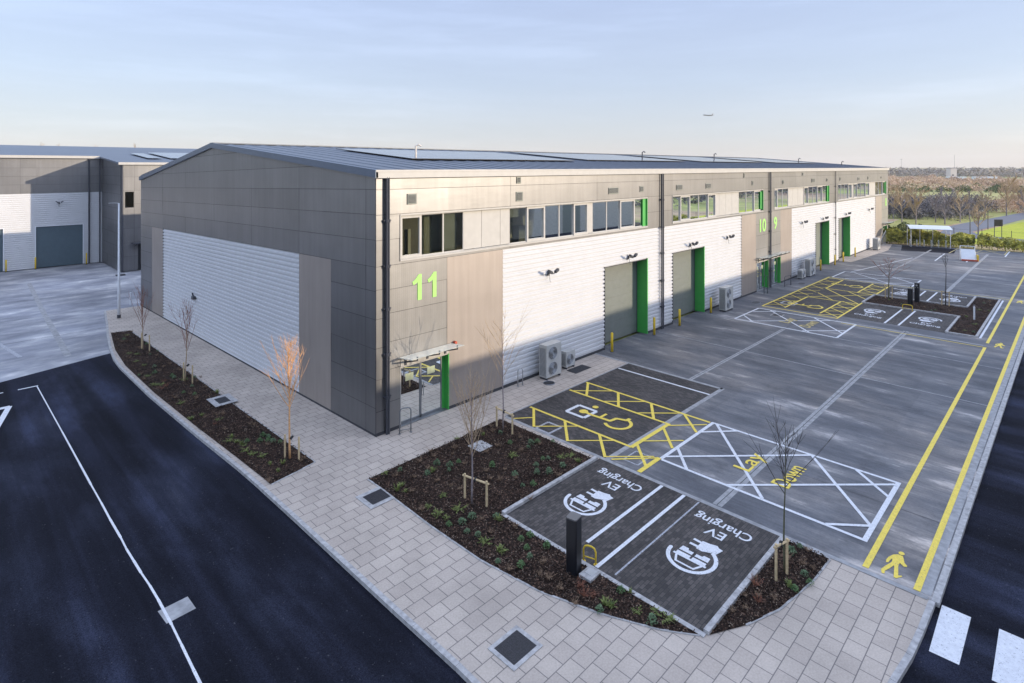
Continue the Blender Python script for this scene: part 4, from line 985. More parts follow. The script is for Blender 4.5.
# warehouse across the road, behind the camera (it casts the long shade)
OB = thing('opposite_warehouse', 'pale warehouse across the road whose shade falls over the yard', 'warehouse', (0, -40, 0))
mb = MB(); mb.box(-110, 80.5, -35, 0, -.1, 10.66); mb.box(-110, 24.5, -35, -0.02, 10.66, 15.0); mb.box(24.5, 28.0, -35, -0.02, 10.66, 11.9); mb.build('wall', simple('opposite_cladding', (.40, .38, .34), .6), OB)  # two raised left blocks added to stretch the shade over the left road
mb = MB()
for x in range(-100, 75, 16): mb.box(x, x + 4.5, -.0, .04, -.1, 4.7)
mb.build('roller_door', doorm, OB)
mb = MB()
for x in range(-98, 74, 16): mb.box(x, x + 9, .0, .05, 6.8, 8.5)
mb.build('window', dkpipe, OB)

# ------------------------------------------------------------------ yard objects
def bollard(x, y, label, z=0, hh=1.0, grp='yellow door bollards'):
    t = thing('bollard', label, 'bollard', (x, y, z), 0, grp)
    mb = MB(); mb.tube([(0, 0, -.02), (0, 0, hh), (0, 0, hh + .03)], [.075, .075, .05], 12); mb.build('post', yel_m, t, True)
    mb = MB(); mb.tube([(0, 0, -.02), (0, 0, .03)], .10, 12); mb.build('base_collar', joint_dark, t)
    return t
for x, y, lb in ((15.22, -.52, 'yellow bollard left of the first roller door, nearest the corner'), (19.9, -.46, 'yellow bollard on the right side of the first roller door'), (22.95, -.55, 'yellow bollard left of the second roller door'), (27.65, -.48, 'yellow bollard beside the second outdoor unit, right of the second roller door'),
                (52.0, -.55, 'yellow bollard left of the third roller door'), (56.75, -.55, 'yellow bollard just right of the third roller door'), (59.6, -.6, 'yellow bollard left of the fourth roller door'), (64.6, -.53, 'yellow bollard right of the fourth roller door, farthest along the front')):
    bollard(x, y, lb, 0, 1.08)
for x, lb in ((-6.25, 'yellow bollard right of the cut-off roller door at the left frame edge'), (-3.75, 'yellow bollard left of the whole slate roller door'), (.95, 'yellow bollard right of the whole slate roller door')):
    bollard(x, 64.3, lb, GZ, 1.3, 'yellow bollards at the rear warehouse')
# ac units
def ac(x, y, w, d, hh, fans, label, rz=0):
    t = thing('outdoor_unit', label, 'air conditioner', (x, y, 0), rz)
    mb = MB(); mb.box(0, w, 0, d, .10, hh); mb.build('casing', ac_m, t, bevel=.015)
    mb = MB(); mb.box(.05, .12, .02, d - .02, 0, .10); mb.box(w - .12, w - .05, .02, d - .02, 0, .10); mb.build('foot', dkpipe, t)
    for i in range(fans):
        r_ = min(w * .36, (hh - .2) / fans * .42); cz = .14 + (hh - .2) * (i + .5) / fans; cx = w * .42
        mb = MB()
        for q in (1., .78, .56, .34, .14):
            pts = [(cx + r_ * q * math.cos(a * math.pi / 8), -.025, cz + r_ * q * math.sin(a * math.pi / 8)) for a in range(17)]
            mb.tube(pts, .008, 4, 0, False)
        mb.prism([(cx + r_ * math.cos(a * math.pi / 8), cz + r_ * math.sin(a * math.pi / 8)) for a in range(16)], 0, .006, 1, lambda a, b, c: (a, -.004 - c, b))
        mb.build('fan_grille', [steel, steel_dk], t)
    mb = MB()
    for i in range(int((hh - .3) / .06)): mb.box(-.006, 0, .06, d - .05, .2 + .06 * i, .23 + .06 * i)
    mb.build('side_grille', steel_dk, t)
    return t
ac(9.2, -.82, 1.15, .5, 1.72, 2, 'tall beige outdoor air unit with two fans by the white wall')
ac(11.1, -.52, .75, .34, .92, 1, 'small grey outdoor unit beside the tall one near the corner unit')
ac(28.6, -1.15, 1.3, .5, 1.75, 2, 'tall grey outdoor unit right of the second roller door')
ac(45.6, -.85, 1.0, .42, .85, 1, 'small dark outdoor unit beyond the two shared entrances')
ac(47.4, -1.0, 1.6, .5, 1.70, 2, 'tall dark outdoor unit left of the third roller door')
t = ac(72.6, -1.1, 1.2, .6, 1.5, 1, 'grey outdoor unit farthest along the white wall'); 
t = thing('access_ramp_rail', 'pale steel stair rail beside the farthest grey outdoor unit', 'rail', (75.5, -.6, 0))
mb = MB(); 
for i in range(6): mb.tube([(i * .7, 0, 0), (i * .7, 0, .6 + .28 * i)], .03, 5)
mb.tube([(0, 0, .6), (3.5, 0, 2.0)], .03, 5); mb.build('rail', steel, t)
mb = MB(); mb.box(11.0, 12.3, -1.25, -.62, .012, .02); o = mb.build('drain_cover', iron_m); tag(o, 'dark flush cover on the paving beside the small outdoor unit', 'cover')
# hoops by the entrance
def hoop(x, y, rz, w, hh, mat, name, label, cat, grp=None):
    t = thing(name, label, cat, (x, y, 0), rz, grp); mb = MB()
    pts = [(0, 0, -.02), (0, 0, hh - .12), (.04, 0, hh - .03), (.12, 0, hh), (w - .12, 0, hh), (w - .04, 0, hh - .03), (w, 0, hh - .12), (w, 0, -.02)]
    mb.tube(pts, .024, 8); mb.tube([(0, 0, .14), (w, 0, .14)], .014, 6); mb.build('rail', mat, t, True)
    mb = MB(); mb.tube([(0, 0, 0), (0, 0, .012)], .06, 10); mb.tube([(w, 0, 0), (w, 0, .012)], .06, 10); mb.build('base_plate', mat, t)
    return t
hoop(.80, -.45, rad(-22), .45, 1.0, steel_dk, 'cycle_hoop', 'grey steel hoop standing by the glass door of unit 11', 'steel hoop')
hoop(7.7, -.3, rad(-10), .28, .85, steel, 'cycle_hoop', 'thin steel hoop against the white wall left of the tall outdoor unit', 'steel hoop')
hoop(36.75, -.75, rad(-15), .45, 1.5, dkpipe, 'cycle_hoop', 'dark tall hoop left of the unit 10 entrance', 'steel hoop')
hoop(41.0, -.9, rad(-5), 1.2, .9, dkpipe, 'cycle_hoop', 'dark low wide hoop before the unit 9 entrance', 'steel hoop')
hoop(.02, -10.2, rad(-72), .34, .45, yel_m, 'protection_hoop', 'low yellow hoop beside the near black charging post', 'guard rail')
hoop(38.6, -10.15, rad(-90), .62, .42, yel_m, 'protection_hoop', 'low yellow hoop at the far charging bays', 'guard rail')
# chargers
def charger(x, y, rz, label, hh=1.55):
    t = thing('ev_charger', label, 'charging post', (x, y, .02), rz)
    mb = MB(); w = .17
    mb.prism([(-w, -.12), (-w + .04, -.16), (w - .04, -.16), (w, -.12), (w, .12), (w - .04, .16), (-w + .04, .16), (-w, .12)], 0, hh); mb.build('housing', black_m, t, bevel=.01)
    mb = MB(); mb.prism([(-w + .005, -.115), (-w + .045, -.155), (w - .045, -.155), (w - .005, -.115), (w - .005, .115), (w - .045, .155), (-w + .045, .155), (-w + .005, .115)], hh, hh + .03); mb.build('top_cap', black_top, t)
    mb = MB()
    for s_ in (-1, 1): mb.tube([(w, s_ * .08, 1.18), (w + .025, s_ * .08, 1.18)], .045, 10)
    mb.build('socket', steel_dk, t)
    mb = MB(); mb.box(w, w + .006, -.06, .06, 1.28, 1.40); mb.build('status_screen', steel, t)
    return t
charger(-.50, -10.28, rad(10), 'black charging post in the bark bed between the two near bays', 1.42)
charger(41.0, -10.2, 0, 'shorter black charging post on the far island bed', 1.2)
charger(42.1, -10.45, rad(180), 'taller black charging post on the far island bed', 1.5)
mb = MB(); mb.box(-.15, .28, -.42, -.05, -.02, .10); mb.box(-.0, .24, -.36, -.12, .10, .108, 1)
o = mb.build('charger_plinth', [kerb_m, steel]); o.location = (-.42, -10.45, 0); tag(o, 'small concrete pad with a pale cover at the foot of the near charging post', 'concrete pad')
# manholes
def manhole(x, y, w, l, label, fw=.2, z=0.016, mat=iron_m, rz=0):
    t = thing('manhole', label, 'manhole cover', (x, y, h(x, y) + z), rz)
    mb = MB(); mb.box(-w / 2 - fw, w / 2 + fw, -l / 2 - fw, -l / 2, -.01, .0); mb.box(-w / 2 - fw, w / 2 + fw, l / 2, l / 2 + fw, -.01, .0); mb.box(-w / 2 - fw, -w / 2, -l / 2, l / 2, -.01, .0); mb.box(w / 2, w / 2 + fw, -l / 2, l / 2, -.01, .0)
    mb.build('concrete_surround', kerb_m, t)
    mb = MB(); mb.box(-w / 2, w / 2, -l / 2, l / 2, -.012, -.003)
    for s_ in (-1, 1): mb.box(s_ * w * .3 - .03, s_ * w * .3 + .03, -.02, .02, -.003, .002)
    n_ = int(w / .06)
    for i in range(n_):
        for j in range(int(l / .06)): mb.box(-w / 2 + .02 + i * .06, -w / 2 + .05 + i * .06, -l / 2 + .02 + j * .06, -l / 2 + .05 + j * .06, -.003, .001)
    mb.build('cover', mat, t)
manhole(-3.28, -10.86, .72, .62, 'square dark manhole cover in a pale surround, nearest the camera', .10)
manhole(-2.22, -3.62, .72, .62, 'square manhole cover beside the larger planting bed corner', .16)
manhole(-2.86, 8.35, .5, .75, 'manhole cover with wide pale surround at the edge of the long bed', .24, .10)
manhole(2.3, -3.55, .35, .35, 'pale stone cover lying in the bark before the entrance', .16, .07, kerb_m)
manhole(30.4, -4.15, .8, .6, 'dark drain cover within the far white hatched box', .05)
def roundcover(x, y, r_, label):
    t = thing('manhole', label, 'manhole cover', (x, y, .02)); mb = MB(); mb.prism(disc(0, 0, r_, 20), -.015, .0); mb.build('cover', iron_m, t)
    mb = MB(); mb.tube([(r_ * 1.06 * math.cos(a * math.pi / 10), r_ * 1.06 * math.sin(a * math.pi / 10), -.004) for a in range(21)], .02, 4, 0, False); mb.build('rim', steel_dk, t)
roundcover(9.05, -1.12, .26, 'round dark cover in the paving before the tall outdoor unit')
roundcover(33.2, -1.5, .3, 'round dark cover in the paving short of the shared entrances')
roundcover(43.5, -1.5, .3, 'farther round dark cover, in the paving beyond the shared entrances')
t = thing('gully_grate', 'dark gully grate by the rear warehouse side wall', 'drain', (2.2, 53.5, GZ - .19 + .2)); mb = MB(); mb.box(-.4, .4, -.3, .3, -.1, .0); mb.build('grate', iron_m, t)

# lamp column at the left
t = thing('lamp_column', 'slim white lamp column on the footpath behind the long bed', 'lamp post', (-2.26, 31.67, h(-2.26, 31.67)))
mb = MB(); mb.tube([(0, 0, 0), (0, 0, 2.2), (0, 0, 8.6)], [.10, .085, .05], 10); mb.build('column', white_m, t, True)
mb = MB(); mb.tube([(0, 0, 0), (0, 0, .25)], .12, 10); mb.build('base_sleeve', dkpipe, t)
mb = MB(); mb.tube([(0, 0, 8.58), (-.2, .15, 8.62)], .025, 6); mb.box(-.62, -.18, .08, .22, 8.60, 8.64); mb.build('lantern', steel, t)
t = thing('marker_post', 'short white post at the far corner of the gable wall', 'post', (-.5, 36.4, h(0, 36))); mb = MB(); mb.tube([(0, 0, 0), (0, 0, 1.0)], .07, 8); mb.build('post', white_m, t)
t = thing('marker_post', 'white marker post in the far island bed', 'post', (38.7, -14.33, .02)); mb = MB(); mb.tube([(0, 0, 0), (0, 0, .86), (0, 0, .9)], [.055, .055, .03], 8); mb.build('post', white_m, t)

# ------------------------------------------------------------------ young trees
def young_tree(style, hh, seed, barkm, twigm, label, x, y, group, trunk_r=.03, fork=.45, nb=16, spread=.5, grp=None):
    r = random.Random(seed); z0 = h(x, y) + .03
    t = thing('young_tree', label, 'tree', (x, y, z0), 0, grp)
    mb = MB(); top = hh * (.9 if style == 'up' else .75)
    pts = []; n = 9; ox = oy = 0
    for i in range(n + 1):
        q = i / n; pts.append(Vector((ox, oy, top * q))); ox += r.uniform(-.02, .02); oy += r.uniform(-.02, .02)
    mb.tube(pts, [trunk_r * (1 - .8 * i / n) for i in range(n + 1)], 6)
    mb.build('trunk', barkm, t, True)
    mb = MB()
    for b in range(nb):
        q = fork + (1 - fork) * (b + r.random()) / nb * .95
        P0 = pts[min(n, int(q * n))].lerp(pts[min(n, int(q * n) + 1)], q * n - int(q * n))
        th = b * 2.4 + r.uniform(-.5, .5); L_ = hh * (1 - q) * r.uniform(.5, 1.0) + .25
        out_ = spread * r.uniform(.7, 1.3)
        d = Vector((math.cos(th) * out_, math.sin(th) * out_, 1)).normalized()
        br = [P0]; p_ = P0.copy(); k = 5
        for i in range(k):
            d = (d + Vector((r.uniform(-.12, .12), r.uniform(-.12, .12), .08 if style == 'up' else -.02))).normalized(); p_ = p_ + d * L_ / k; br.append(p_.copy())
        r0 = trunk_r * .42 * (1 - q * .5)
        mb.tube(br, [r0 * (1 - .8 * i / k) + .0015 for i in range(k + 1)], 4, 0, False)
        for s_ in range(r.randint(3, 6)):
            i = r.randint(1, k - 1); st = br[i]; d2 = (d + Vector((r.uniform(-.8, .8), r.uniform(-.8, .8), r.uniform(-.2, .6)))).normalized(); l2 = L_ * r.uniform(.15, .38)
            m1 = st + d2 * l2 * .5 + Vector((0, 0, .02)); mb.tube([st, m1, st + d2 * l2 + Vector((0, 0, .05))], [r0 * .42 + .002, r0 * .3 + .002, .0025], 3, 0, False)
    mb.build('branches', twigm, t)
    return t
def stakes(x0, y0, x1, y1, hh, label, single=False):
    t = thing('tree_stake', label, 'tree stake', (x0, y0, h(x0, y0) + .02)); dx, dy = x1 - x0, y1 - y0
    for (px, py) in ((0, 0), (dx, dy)):
        mb = MB(); mb.tube([(px, py, -.05), (px, py, hh)], .035, 8); mb.build('post', timber, t)
    if not single:
        mb = MB(); L_ = math.hypot(dx, dy); ux, uy = dx / L_, dy / L_
        mb.tube([(-ux * .08, -uy * .08, hh - .07), (dx + ux * .08, dy + uy * .08, hh - .07)], .032, 6); mb.build('crossbar', timber, t)
    mb = MB(); mb.tube([(dx * .5 - .05, dy * .5, hh - .1), (dx * .5 + .05, dy * .5 + .03, hh - .04)], .045, 6); mb.build('rubber_tie', tyre_m, t)
young_tree('up', 4.35, 11, bark_gr, bark_p, 'reddish twigged young tree standing in the bark before the unit 11 door', -.36, -6.1, None, .032, .36, 32, .55)
stakes(-.33, -5.72, -.15, -6.55, .80, 'pale timber stake frame holding the reddish young tree')
young_tree('spread', 5.6, 12, bark_gr, bark_p, 'grey young tree with drooping side branches in front of the brown panel', 3.85, -3.2, None, .03, .42, 15, .75)
stakes(3.9, -2.78, 3.85, -3.72, .85, 'pale timber stake frame at the bed corner near the yellow hatching')
young_tree('spread', 4.9, 13, bark_g, bark_k, 'thin green-stemmed young tree beside the Lay Down lettering', 3.33, -14.22, None, .03, .52, 14, .6)
stakes(2.85, -14.18, 3.27, -14.30, .95, 'pale timber stake frame in the small corner bed')
young_tree('up', 4.7, 14, bark_o, bark_o, 'sunlit orange twigged young tree at the near end of the long bed', -3.12, .75, None, .04, .42, 32, .62)
stakes(-3.22, .95, -2.95, .40, .85, 'pale twin stakes at the sunlit orange tree', True)
young_tree('up', 4.3, 15, bark_p, bark_r, 'slim pinkish young tree midway along the long bed', -3.2, 12.6, None, .03, .35, 18, .35)
stakes(-3.22, 12.75, -3.05, 11.95, .95, 'pale twin stakes midway along the long bed', True)
young_tree('up', 4.0, 16, bark_p, bark_r, 'brown twigged young tree at the far end of the long bed', -3.2, 20.7, None, .03, .30, 22, .3)
stakes(-3.22, 20.9, -3.02, 20.0, 1.0, 'pale twin stakes at the far end of the long bed', True)
young_tree('spread', 4.3, 17, bark_g, bark_r, 'wide branched bare young tree on the far island bed, left of the chargers', 41.9, -8.6, None, .045, .45, 18, 1.2)
stakes(41.95, -8.35, 42.05, -8.8, 1.1, 'timber stakes at the left tree of the far island')
young_tree('up', 4.1, 18, bark_k, bark_k, 'very slim dark young tree on the far island bed, right of the chargers', 42.2, -12.25, None, .045, .7, 5, .3)
stakes(42.25, -12.0, 42.3, -12.45, 1.1, 'timber stakes at the right tree of the far island')

# ------------------------------------------------------------------ bike shelter, ramp frame
t = thing('bike_shelter', 'white framed cycle shelter with a pale curved roof by the hedge', 'bike shelter', (79.6, -3.35, 0), rad(-68)); t.scale = (.9, 1, 1)
S = lambda x, y, z: (x, y, z)
mb = MB()
n = 8
vs = []
for i in range(n + 1):
    q = i / n; y = -.3 + 2.6 * q; z = 2.45 + .35 * math.sin(q * math.pi * .75)
    vs += [(-.2, y, z), (5.0, y, z)]
mb.add(vs, [(2 * i, 2 * i + 1, 2 * i + 3, 2 * i + 2) for i in range(n)]); o = mb.build('shelter_roof', white_m, t)
md = o.modifiers.new('s', 'SOLIDIFY'); md.thickness = .04
mb = MB()
for x in (0, 1.6, 3.2, 4.8): mb.tube([(x, 2.0, 0), (x, 2.0, 2.5)], .05, 6)
for x in (0, 4.8): mb.tube([(x, 0, 0), (x, 0, 2.5)], .05, 6)
mb.tube([(0, 0, 2.42), (4.8, 0, 2.42)], .05, 6); mb.tube([(0, 2, 2.42), (4.8, 2, 2.42)], .05, 6); mb.build('frame', white_m, t)
for i in range(6):
    th_ = math.radians(-68); lx, ly = .35 + .8 * i, 1.0
    X = 79.6 + lx * math.cos(th_) - ly * math.sin(th_); Y = -3.2 + lx * math.sin(th_) + ly * math.cos(th_)
    hoop(X - .5, Y, rad(15), .75, .9, white_m, 'cycle_stand', 'pale cycle stand under the white shelter', 'cycle stand', 'cycle stands under the shelter')
t = thing('ramp_frame', 'white frame with a sloping pale panel, red front edge and yellow end near the shelter', 'ramp frame', (71.0, -9.6, 0), rad(-75))
mb = MB()
for x in (0, 1.5): mb.tube([(x, 0, 0), (x, .1, 1.9)], .05, 6); mb.tube([(x, -1.1, .15), (x, 0, 1.3)], .04, 6)
mb.tube([(0, .1, 1.9), (1.5, .1, 1.9)], .05, 6); mb.build('frame', white_m, t)
mb = MB(); mb.add([(.05, -1.05, .22), (1.45, -1.05, .22), (1.45, 0, 1.5), (.05, 0, 1.5), (.05, -1.0, .18), (1.45, -1.0, .18), (1.45, .05, 1.46), (.05, .05, 1.46)], [(0, 1, 2, 3), (7, 6, 5, 4), (0, 4, 5, 1), (2, 6, 7, 3), (0, 3, 7, 4), (1, 5, 6, 2)]); mb.build('sloping_panel', white_m, t); t.scale = (.9, .9, .82)
mb = MB(); mb.box(0, 1.6, -1.35, -1.0, .02, .22); mb.build('front_edge', red_m, t)
mb = MB(); mb.box(1.55, 1.72, -1.1, -.5, .02, .85); mb.build('end_block', yel_m, t)

# ------------------------------------------------------------------ hedge, fence, sign, posts
def leafmass(mb, n, fn, s0, s1, r, flat=.6):
    for _ in range(n):
        c = Vector(fn()); s_ = r.uniform(s0, s1)
        a = Vector((r.uniform(-1, 1), r.uniform(-1, 1), r.uniform(-1, 1))).normalized(); b = a.cross(Vector((r.uniform(-1, 1), r.uniform(-1, 1), r.uniform(-1, 1)))).normalized()
        mb.add([c - a * s_, c + b * s_ * flat, c + a * s_, c - b * s_ * flat], [(0, 1, 2, 3)])
def hedge(p, q, w, hfun, n, mat, label, seed):
    r = random.Random(seed); mb = MB(); L_ = math.hypot(q[0] - p[0], q[1] - p[1]); ux, uy = (q[0] - p[0]) / L_, (q[1] - p[1]) / L_
    t = thing('hedge', label, 'hedge', (p[0], p[1], 0))
    def pt():
        s_ = r.uniform(0, L_); k = r.uniform(-1, 1); hh = hfun(s_) * (1 - .35 * abs(k) ** 3) * (.85 + .2 * math.sin(s_ * 1.9) * math.sin(s_ * .73 + 1)) + r.uniform(-.1, .12)
        z = hh * r.random() ** .55
        return (ux * s_ - uy * k * w / 2, uy * s_ + ux * k * w / 2, z)
    leafmass(mb, n, pt, .06, .15, r); mb.build('foliage', mat, t)
    mb = MB()
    for i in range(int(L_ / .8)):
        s_ = .8 * i + .4; x, y = ux * s_, uy * s_; mb.tube([(x, y, -.1), (x + r.uniform(-.1, .1), y, hfun(s_) * .6)], .03, 4)
    mb.build('stems', bark_k, t)
hedge((82.0, 2.2), (84.3, -9.5), 2.0, lambda s_: 2.6 - .06 * s_, 20000, fol_hedge, 'yellow-green hedge behind the cycle shelter', 31)
hedge((84.35, -9.8), (84.9, -38), 1.7, lambda s_: 1.9, 22000, fol_hedge, 'lower yellow-green hedge running right from the white frame', 32)
hedge((84.5, 9.0), (86.4, -3.4), 2.2, lambda s_: 3.6 - .08 * s_, 9000, fol_hedge_d, 'taller dark green hedge beyond the end of the warehouse', 33)
t = thing('wire_fence', 'thin dark wire fence behind the hedge', 'fence', (86, 0, 0))
mb = MB()
for i in range(14): mb.tube([(.5 + .1 * i, 2 - 3 * i, 0), (.5 + .1 * i, 2 - 3 * i, 2.3)], .035, 5)
mb.build('post', dkpipe, t)
mb = MB()
for z in (.6, 1.3, 2.1): mb.tube([(.5, 2, z), (1.8, -37, z)], .012, 3)
mb.build('wire', dkpipe, t)
t = thing('roadside_sign', 'dark square back of a sign on two posts beyond the hedge', 'sign', (100.3, -10.6, 0), rad(-45))
mb = MB(); mb.box(-.62, .62, -.03, .03, 1.75, 2.75); mb.build('sign_board', black_m, t)
for s_ in (-.55, .55): mb = MB(); mb.tube([(s_, .06, 0), (s_, .06, 2.75)], .045, 6); mb.build('post', dkpipe, t)
for x, y, hh, lb in ((97.2, -7.6, 2.9, 'thin dark post right of the cycle shelter'), (115.3, -8.0, 3.2, 'thin dark post at the kerb of the far road')):
    t = thing('road_post', lb, 'post', (x, y, -.1)); mb = MB(); mb.tube([(0, 0, 0), (0, 0, hh)], .06, 6); mb.build('post', dkpipe, t)

# ------------------------------------------------------------------ background trees
def far_tree_mesh(seed, hh, spread, dense):
    r = random.Random(seed); tb = MB(); bb = MB()
    tb.tube([(0, 0, -.2), (r.uniform(-.1, .1), 0, hh * .35), (r.uniform(-.2, .2), r.uniform(-.2, .2), hh * .85)], [.12, .09, .03], 5)
    def rec(p_, d, L_, rr_, lv):
        q = p_ + d * L_; bb.tube([p_, q], [rr_, rr_ * .7], 3, 0, False)
        if lv == 0: return
        for _ in range(dense if lv > 1 else dense + 1):
            d2 = (d + Vector((r.uniform(-1, 1), r.uniform(-1, 1), r.uniform(-.3, .7))) * spread).normalized()
            rec(p_ + d * L_ * r.uniform(.35, 1), d2, L_ * r.uniform(.5, .75), rr_ * .68, lv - 1)
    for b in range(9):
        th = b * 2.4; z = hh * (.25 + .06 * b)
        rec(Vector((0, 0, z)), Vector((math.cos(th) * .7, math.sin(th) * .7, .9)).normalized(), hh * .26, .075, 3)
    return tb, bb
ft = []
for i, (sd, hh, sp_, dn, mt) in enumerate(((41, 6.2, .55, 3, bark_p), (42, 5.4, .5, 3, bark_gr), (43, 6.8, .6, 4, bark_p), (44, 4.6, .8, 3, bark_p))): ft.append((far_tree_mesh(sd, hh, sp_, dn), mt))
FTP = [(121.4, 5.6, 0, 'bare pinkish tree just right of the warehouse end'), (117.8, 2.7, 2, 'large bare pink-brown tree above the left end of the cycle shelter'), (124.6, .7, 1, 'pale bare tree above the middle of the cycle shelter'), (121.3, -1.2, 1, 'slender grey tree above the right end of the cycle shelter'),
       (128.4, -2.6, 0, 'bare tree at the near side of the far road bend'), (137.5, -3.0, 1, 'grey bare tree left of the road post'), (104.5, -3.2 - 4.6, 3, 'small leafless shrub-like tree between hedge and far road'), (142.8, -5.0, 0, 'bare tree behind the tall dark road post'),
       (150, -14.6, 2, 'large bare brown tree on the lawn near the right frame edge'), (136.2, -11.8, 1, 'bare tree on the lawn just right of the sign'), (153.9, -7.6, 2, 'bare brown tree across the far road near the right edge'), (165, -18, 0, 'brown tree on the lawn at the very right edge'), (147.9, 1.5, 1, 'bare tree behind the copse edge right of the shelter'), (129, 8.5, 2, 'bare tree half hidden by the warehouse end'), (172, -8.4, 2, 'tall brown bare tree beyond the road end'), (182, -20, 2, 'farthest brown bare tree along the road')]
prt = {}
for x, y, k, lb in FTP:
    z = h(x, y) - .1
    if k not in prt:
        t = thing('bare_tree', lb, 'tree', (x, y, z), R.uniform(0, 6), 'bare trees along the far road')
        (tb, bb), mt = ft[k]; tb.build('trunk', bark_gr, t); bb.build('crown', mt, t); prt[k] = t
    else: dup(prt[k], (x, y, z), R.uniform(0, 6), lb, R.uniform(.9, 1.2))
# tall trees far behind the rear warehouse
for i, (x, y, s_, lb) in enumerate(((-1.0, 128, 2.05, 'tip of a tall bare tree above the rear roof, leftmost'), (4.0, 131, 2.05, 'tall bare tree above the rear roof, second from left'), (8.5, 129, 2.05, 'tall bare tree above the rear roof, third from left'), (13, 132, 2.05, 'bare tree top above the rear roof, right of the leftmost three'), (17, 130, 2.05, 'bare tree top above the rear roof, nearest the gable'))):
    dup(prt[(0, 2, 1, 0, 2)[i]], (x, y, -.9), i * 1.3, lb, s_)
# copse, scrub, woodland
def mass(name, label, n, fn, s0, s1, mat, seed, flat=.35):
    r = random.Random(seed); mb = MB(); leafmass(mb, n, lambda: fn(r), s0, s1, r, flat); o = mb.build(name, mat); tag(o, label, None, None, 'stuff'); return o
clumps = {}
def clumpy(x0, x1, y0f, y1f, n, rmin, rmax, hmin, hmax, seed):
    r = random.Random(seed); L_ = []
    for _ in range(n):
        x = r.uniform(x0, x1); y = r.uniform(y0f(x), y1f(x)); L_.append((x, y, r.uniform(rmin, rmax), r.uniform(hmin, hmax)))
    def f(rr):
        x, y, q, hh = rr.choice(L_); th = rr.uniform(0, 6.28); k = rr.random() ** .5; z = hh * rr.random() ** .7 * (1 - .6 * k * k)
        return (x + q * k * math.cos(th), y + q * k * math.sin(th), z - .1)
    return f
copse_m = foliage('copse_twig', [(.035, .034, .042), (.13, .115, .12), (.48, .42, .36)], .9)
scrub_m = foliage('scrub_twig', [(.22, .14, .09), (.52, .35, .23), (.72, .56, .36)], .035)
wood_m = foliage('wood_twig', [(.15, .13, .11), (.30, .25, .20), (.42, .35, .26)], .03)
mass('thicket', 'dark bluish bare thicket beyond the cycle shelter', 46000, clumpy(130, 172, lambda x: -1.5 - (x - 130) * .07, lambda x: 15 + (x - 130) * .28, 105, 1.5, 3.0, 2.4, 5.2, 51), .10, .30, copse_m, 51)
mass('thicket', 'brown bare thicket right of the dark one', 9000, clumpy(160, 215, lambda x: -12 - (x - 160) * .12, lambda x: -4, 40, 1.5, 2.8, 2.2, 4.2, 52), .12, .32, scrub_m, 52)
mass('scrub', 'brown and pinkish scrub bushes spread over the far land', 36000, clumpy(300, 640, lambda x: -.09 * x, lambda x: .19 * x, 260, 3, 8, 1.0, 4.6, 53), .3, .9, scrub_m, 53)
mass('scrub', 'dark green and brown bushes along the pale field', 6000, clumpy(285, 350, lambda x: -20, lambda x: 60, 40, 2, 5, 1.2, 3.5, 54), .25, .8, fol_hedge_d, 54)
mass('woodland', 'grey-brown bare woodland along the horizon', 40000, clumpy(760, 1250, lambda x: -.12 * x, lambda x: .24 * x, 420, 8, 18, 3, 11.5, 55), .8, 2.6, wood_m, 55)
mass('woodland', 'distant woodland on the horizon behind the rear warehouse', 5000, clumpy(-60, 500, lambda x: 700, lambda x: 1000, 120, 9, 20, 7, 14, 56), 1.0, 3.0, wood_m, 56)
mass('scrub', 'bare brown and golden thorn bushes on the rough land', 5000, clumpy(185, 215, lambda x: -.16 * x, lambda x: .13 * x, 24, 1.5, 4, 1.0, 2.6, 58), .12, .4, scrub_m, 58)
mass('unseen_tree_belt', 'unseen dark tree belt added to darken the window reflections', 12000, clumpy(88, 420, lambda x: -95, lambda x: -62, 130, 4, 8, 5, 9, 61), .5, 1.3, copse_m, 61)  # out-of-view trees added so the window panes reflect something dark
# far masts, buildings
for (x, y, hh, lb, r_) in ((986, 108.3, 27, 'thin tall lamp mast on the horizon, right of the warehouse', .32), (638.6, 104.1, 18, 'faint mast above the horizon close to the warehouse end', .16), (764, 48.3, 9, 'pale pole on the horizon left of the right frame edge', .2), (732.7, 23.2, 9, 'pale pole on the horizon near the right frame edge', .2), (817, 65.6, 8, 'short pale pole on the horizon near the pale building', .2)):
    t = thing('light_mast', lb, 'mast', (x, y, -.1)); mb = MB(); mb.tube([(0, 0, 0), (0, 0, hh)], [r_, r_ * .5], 6); mb.build('mast', steel_dk, t); mb = MB(); mb.box(-1.6, 1.6, -.2, .2, hh - .3, hh + .3); mb.build('head_frame', steel_dk, t)
def house(x, y, w, d, hh, mt, label, rz=rad(45)):
    t = thing('distant_building', label, 'building', (x, y, -.1), rz)
    mb = MB(); mb.box(-w / 2, w / 2, -d / 2, d / 2, 0, hh); mb.build('wall', mt, t)
    mb = MB(); mb.box(-w / 2 - .3, w / 2 + .3, -d / 2 - .3, d / 2 + .3, hh, hh + .5); mb.build('roof', steel_dk, t)
    mb = MB()
    for i in range(int(w / 4)): mb.box(-w / 2 + 1.2 + 4 * i, -w / 2 + 3 + 4 * i, -d / 2 - .04, -d / 2, 2, 3.4)
    mb.build('window', dkpipe, t)
house(700, 74, 6.0, 6.0, 9.5, stone_lt, 'pale square building rising above the horizon woodland', rad(-45))
house(917, 30, 14, 10, 8, door_blue, 'bluish low building at the right end of the horizon', rad(-45))
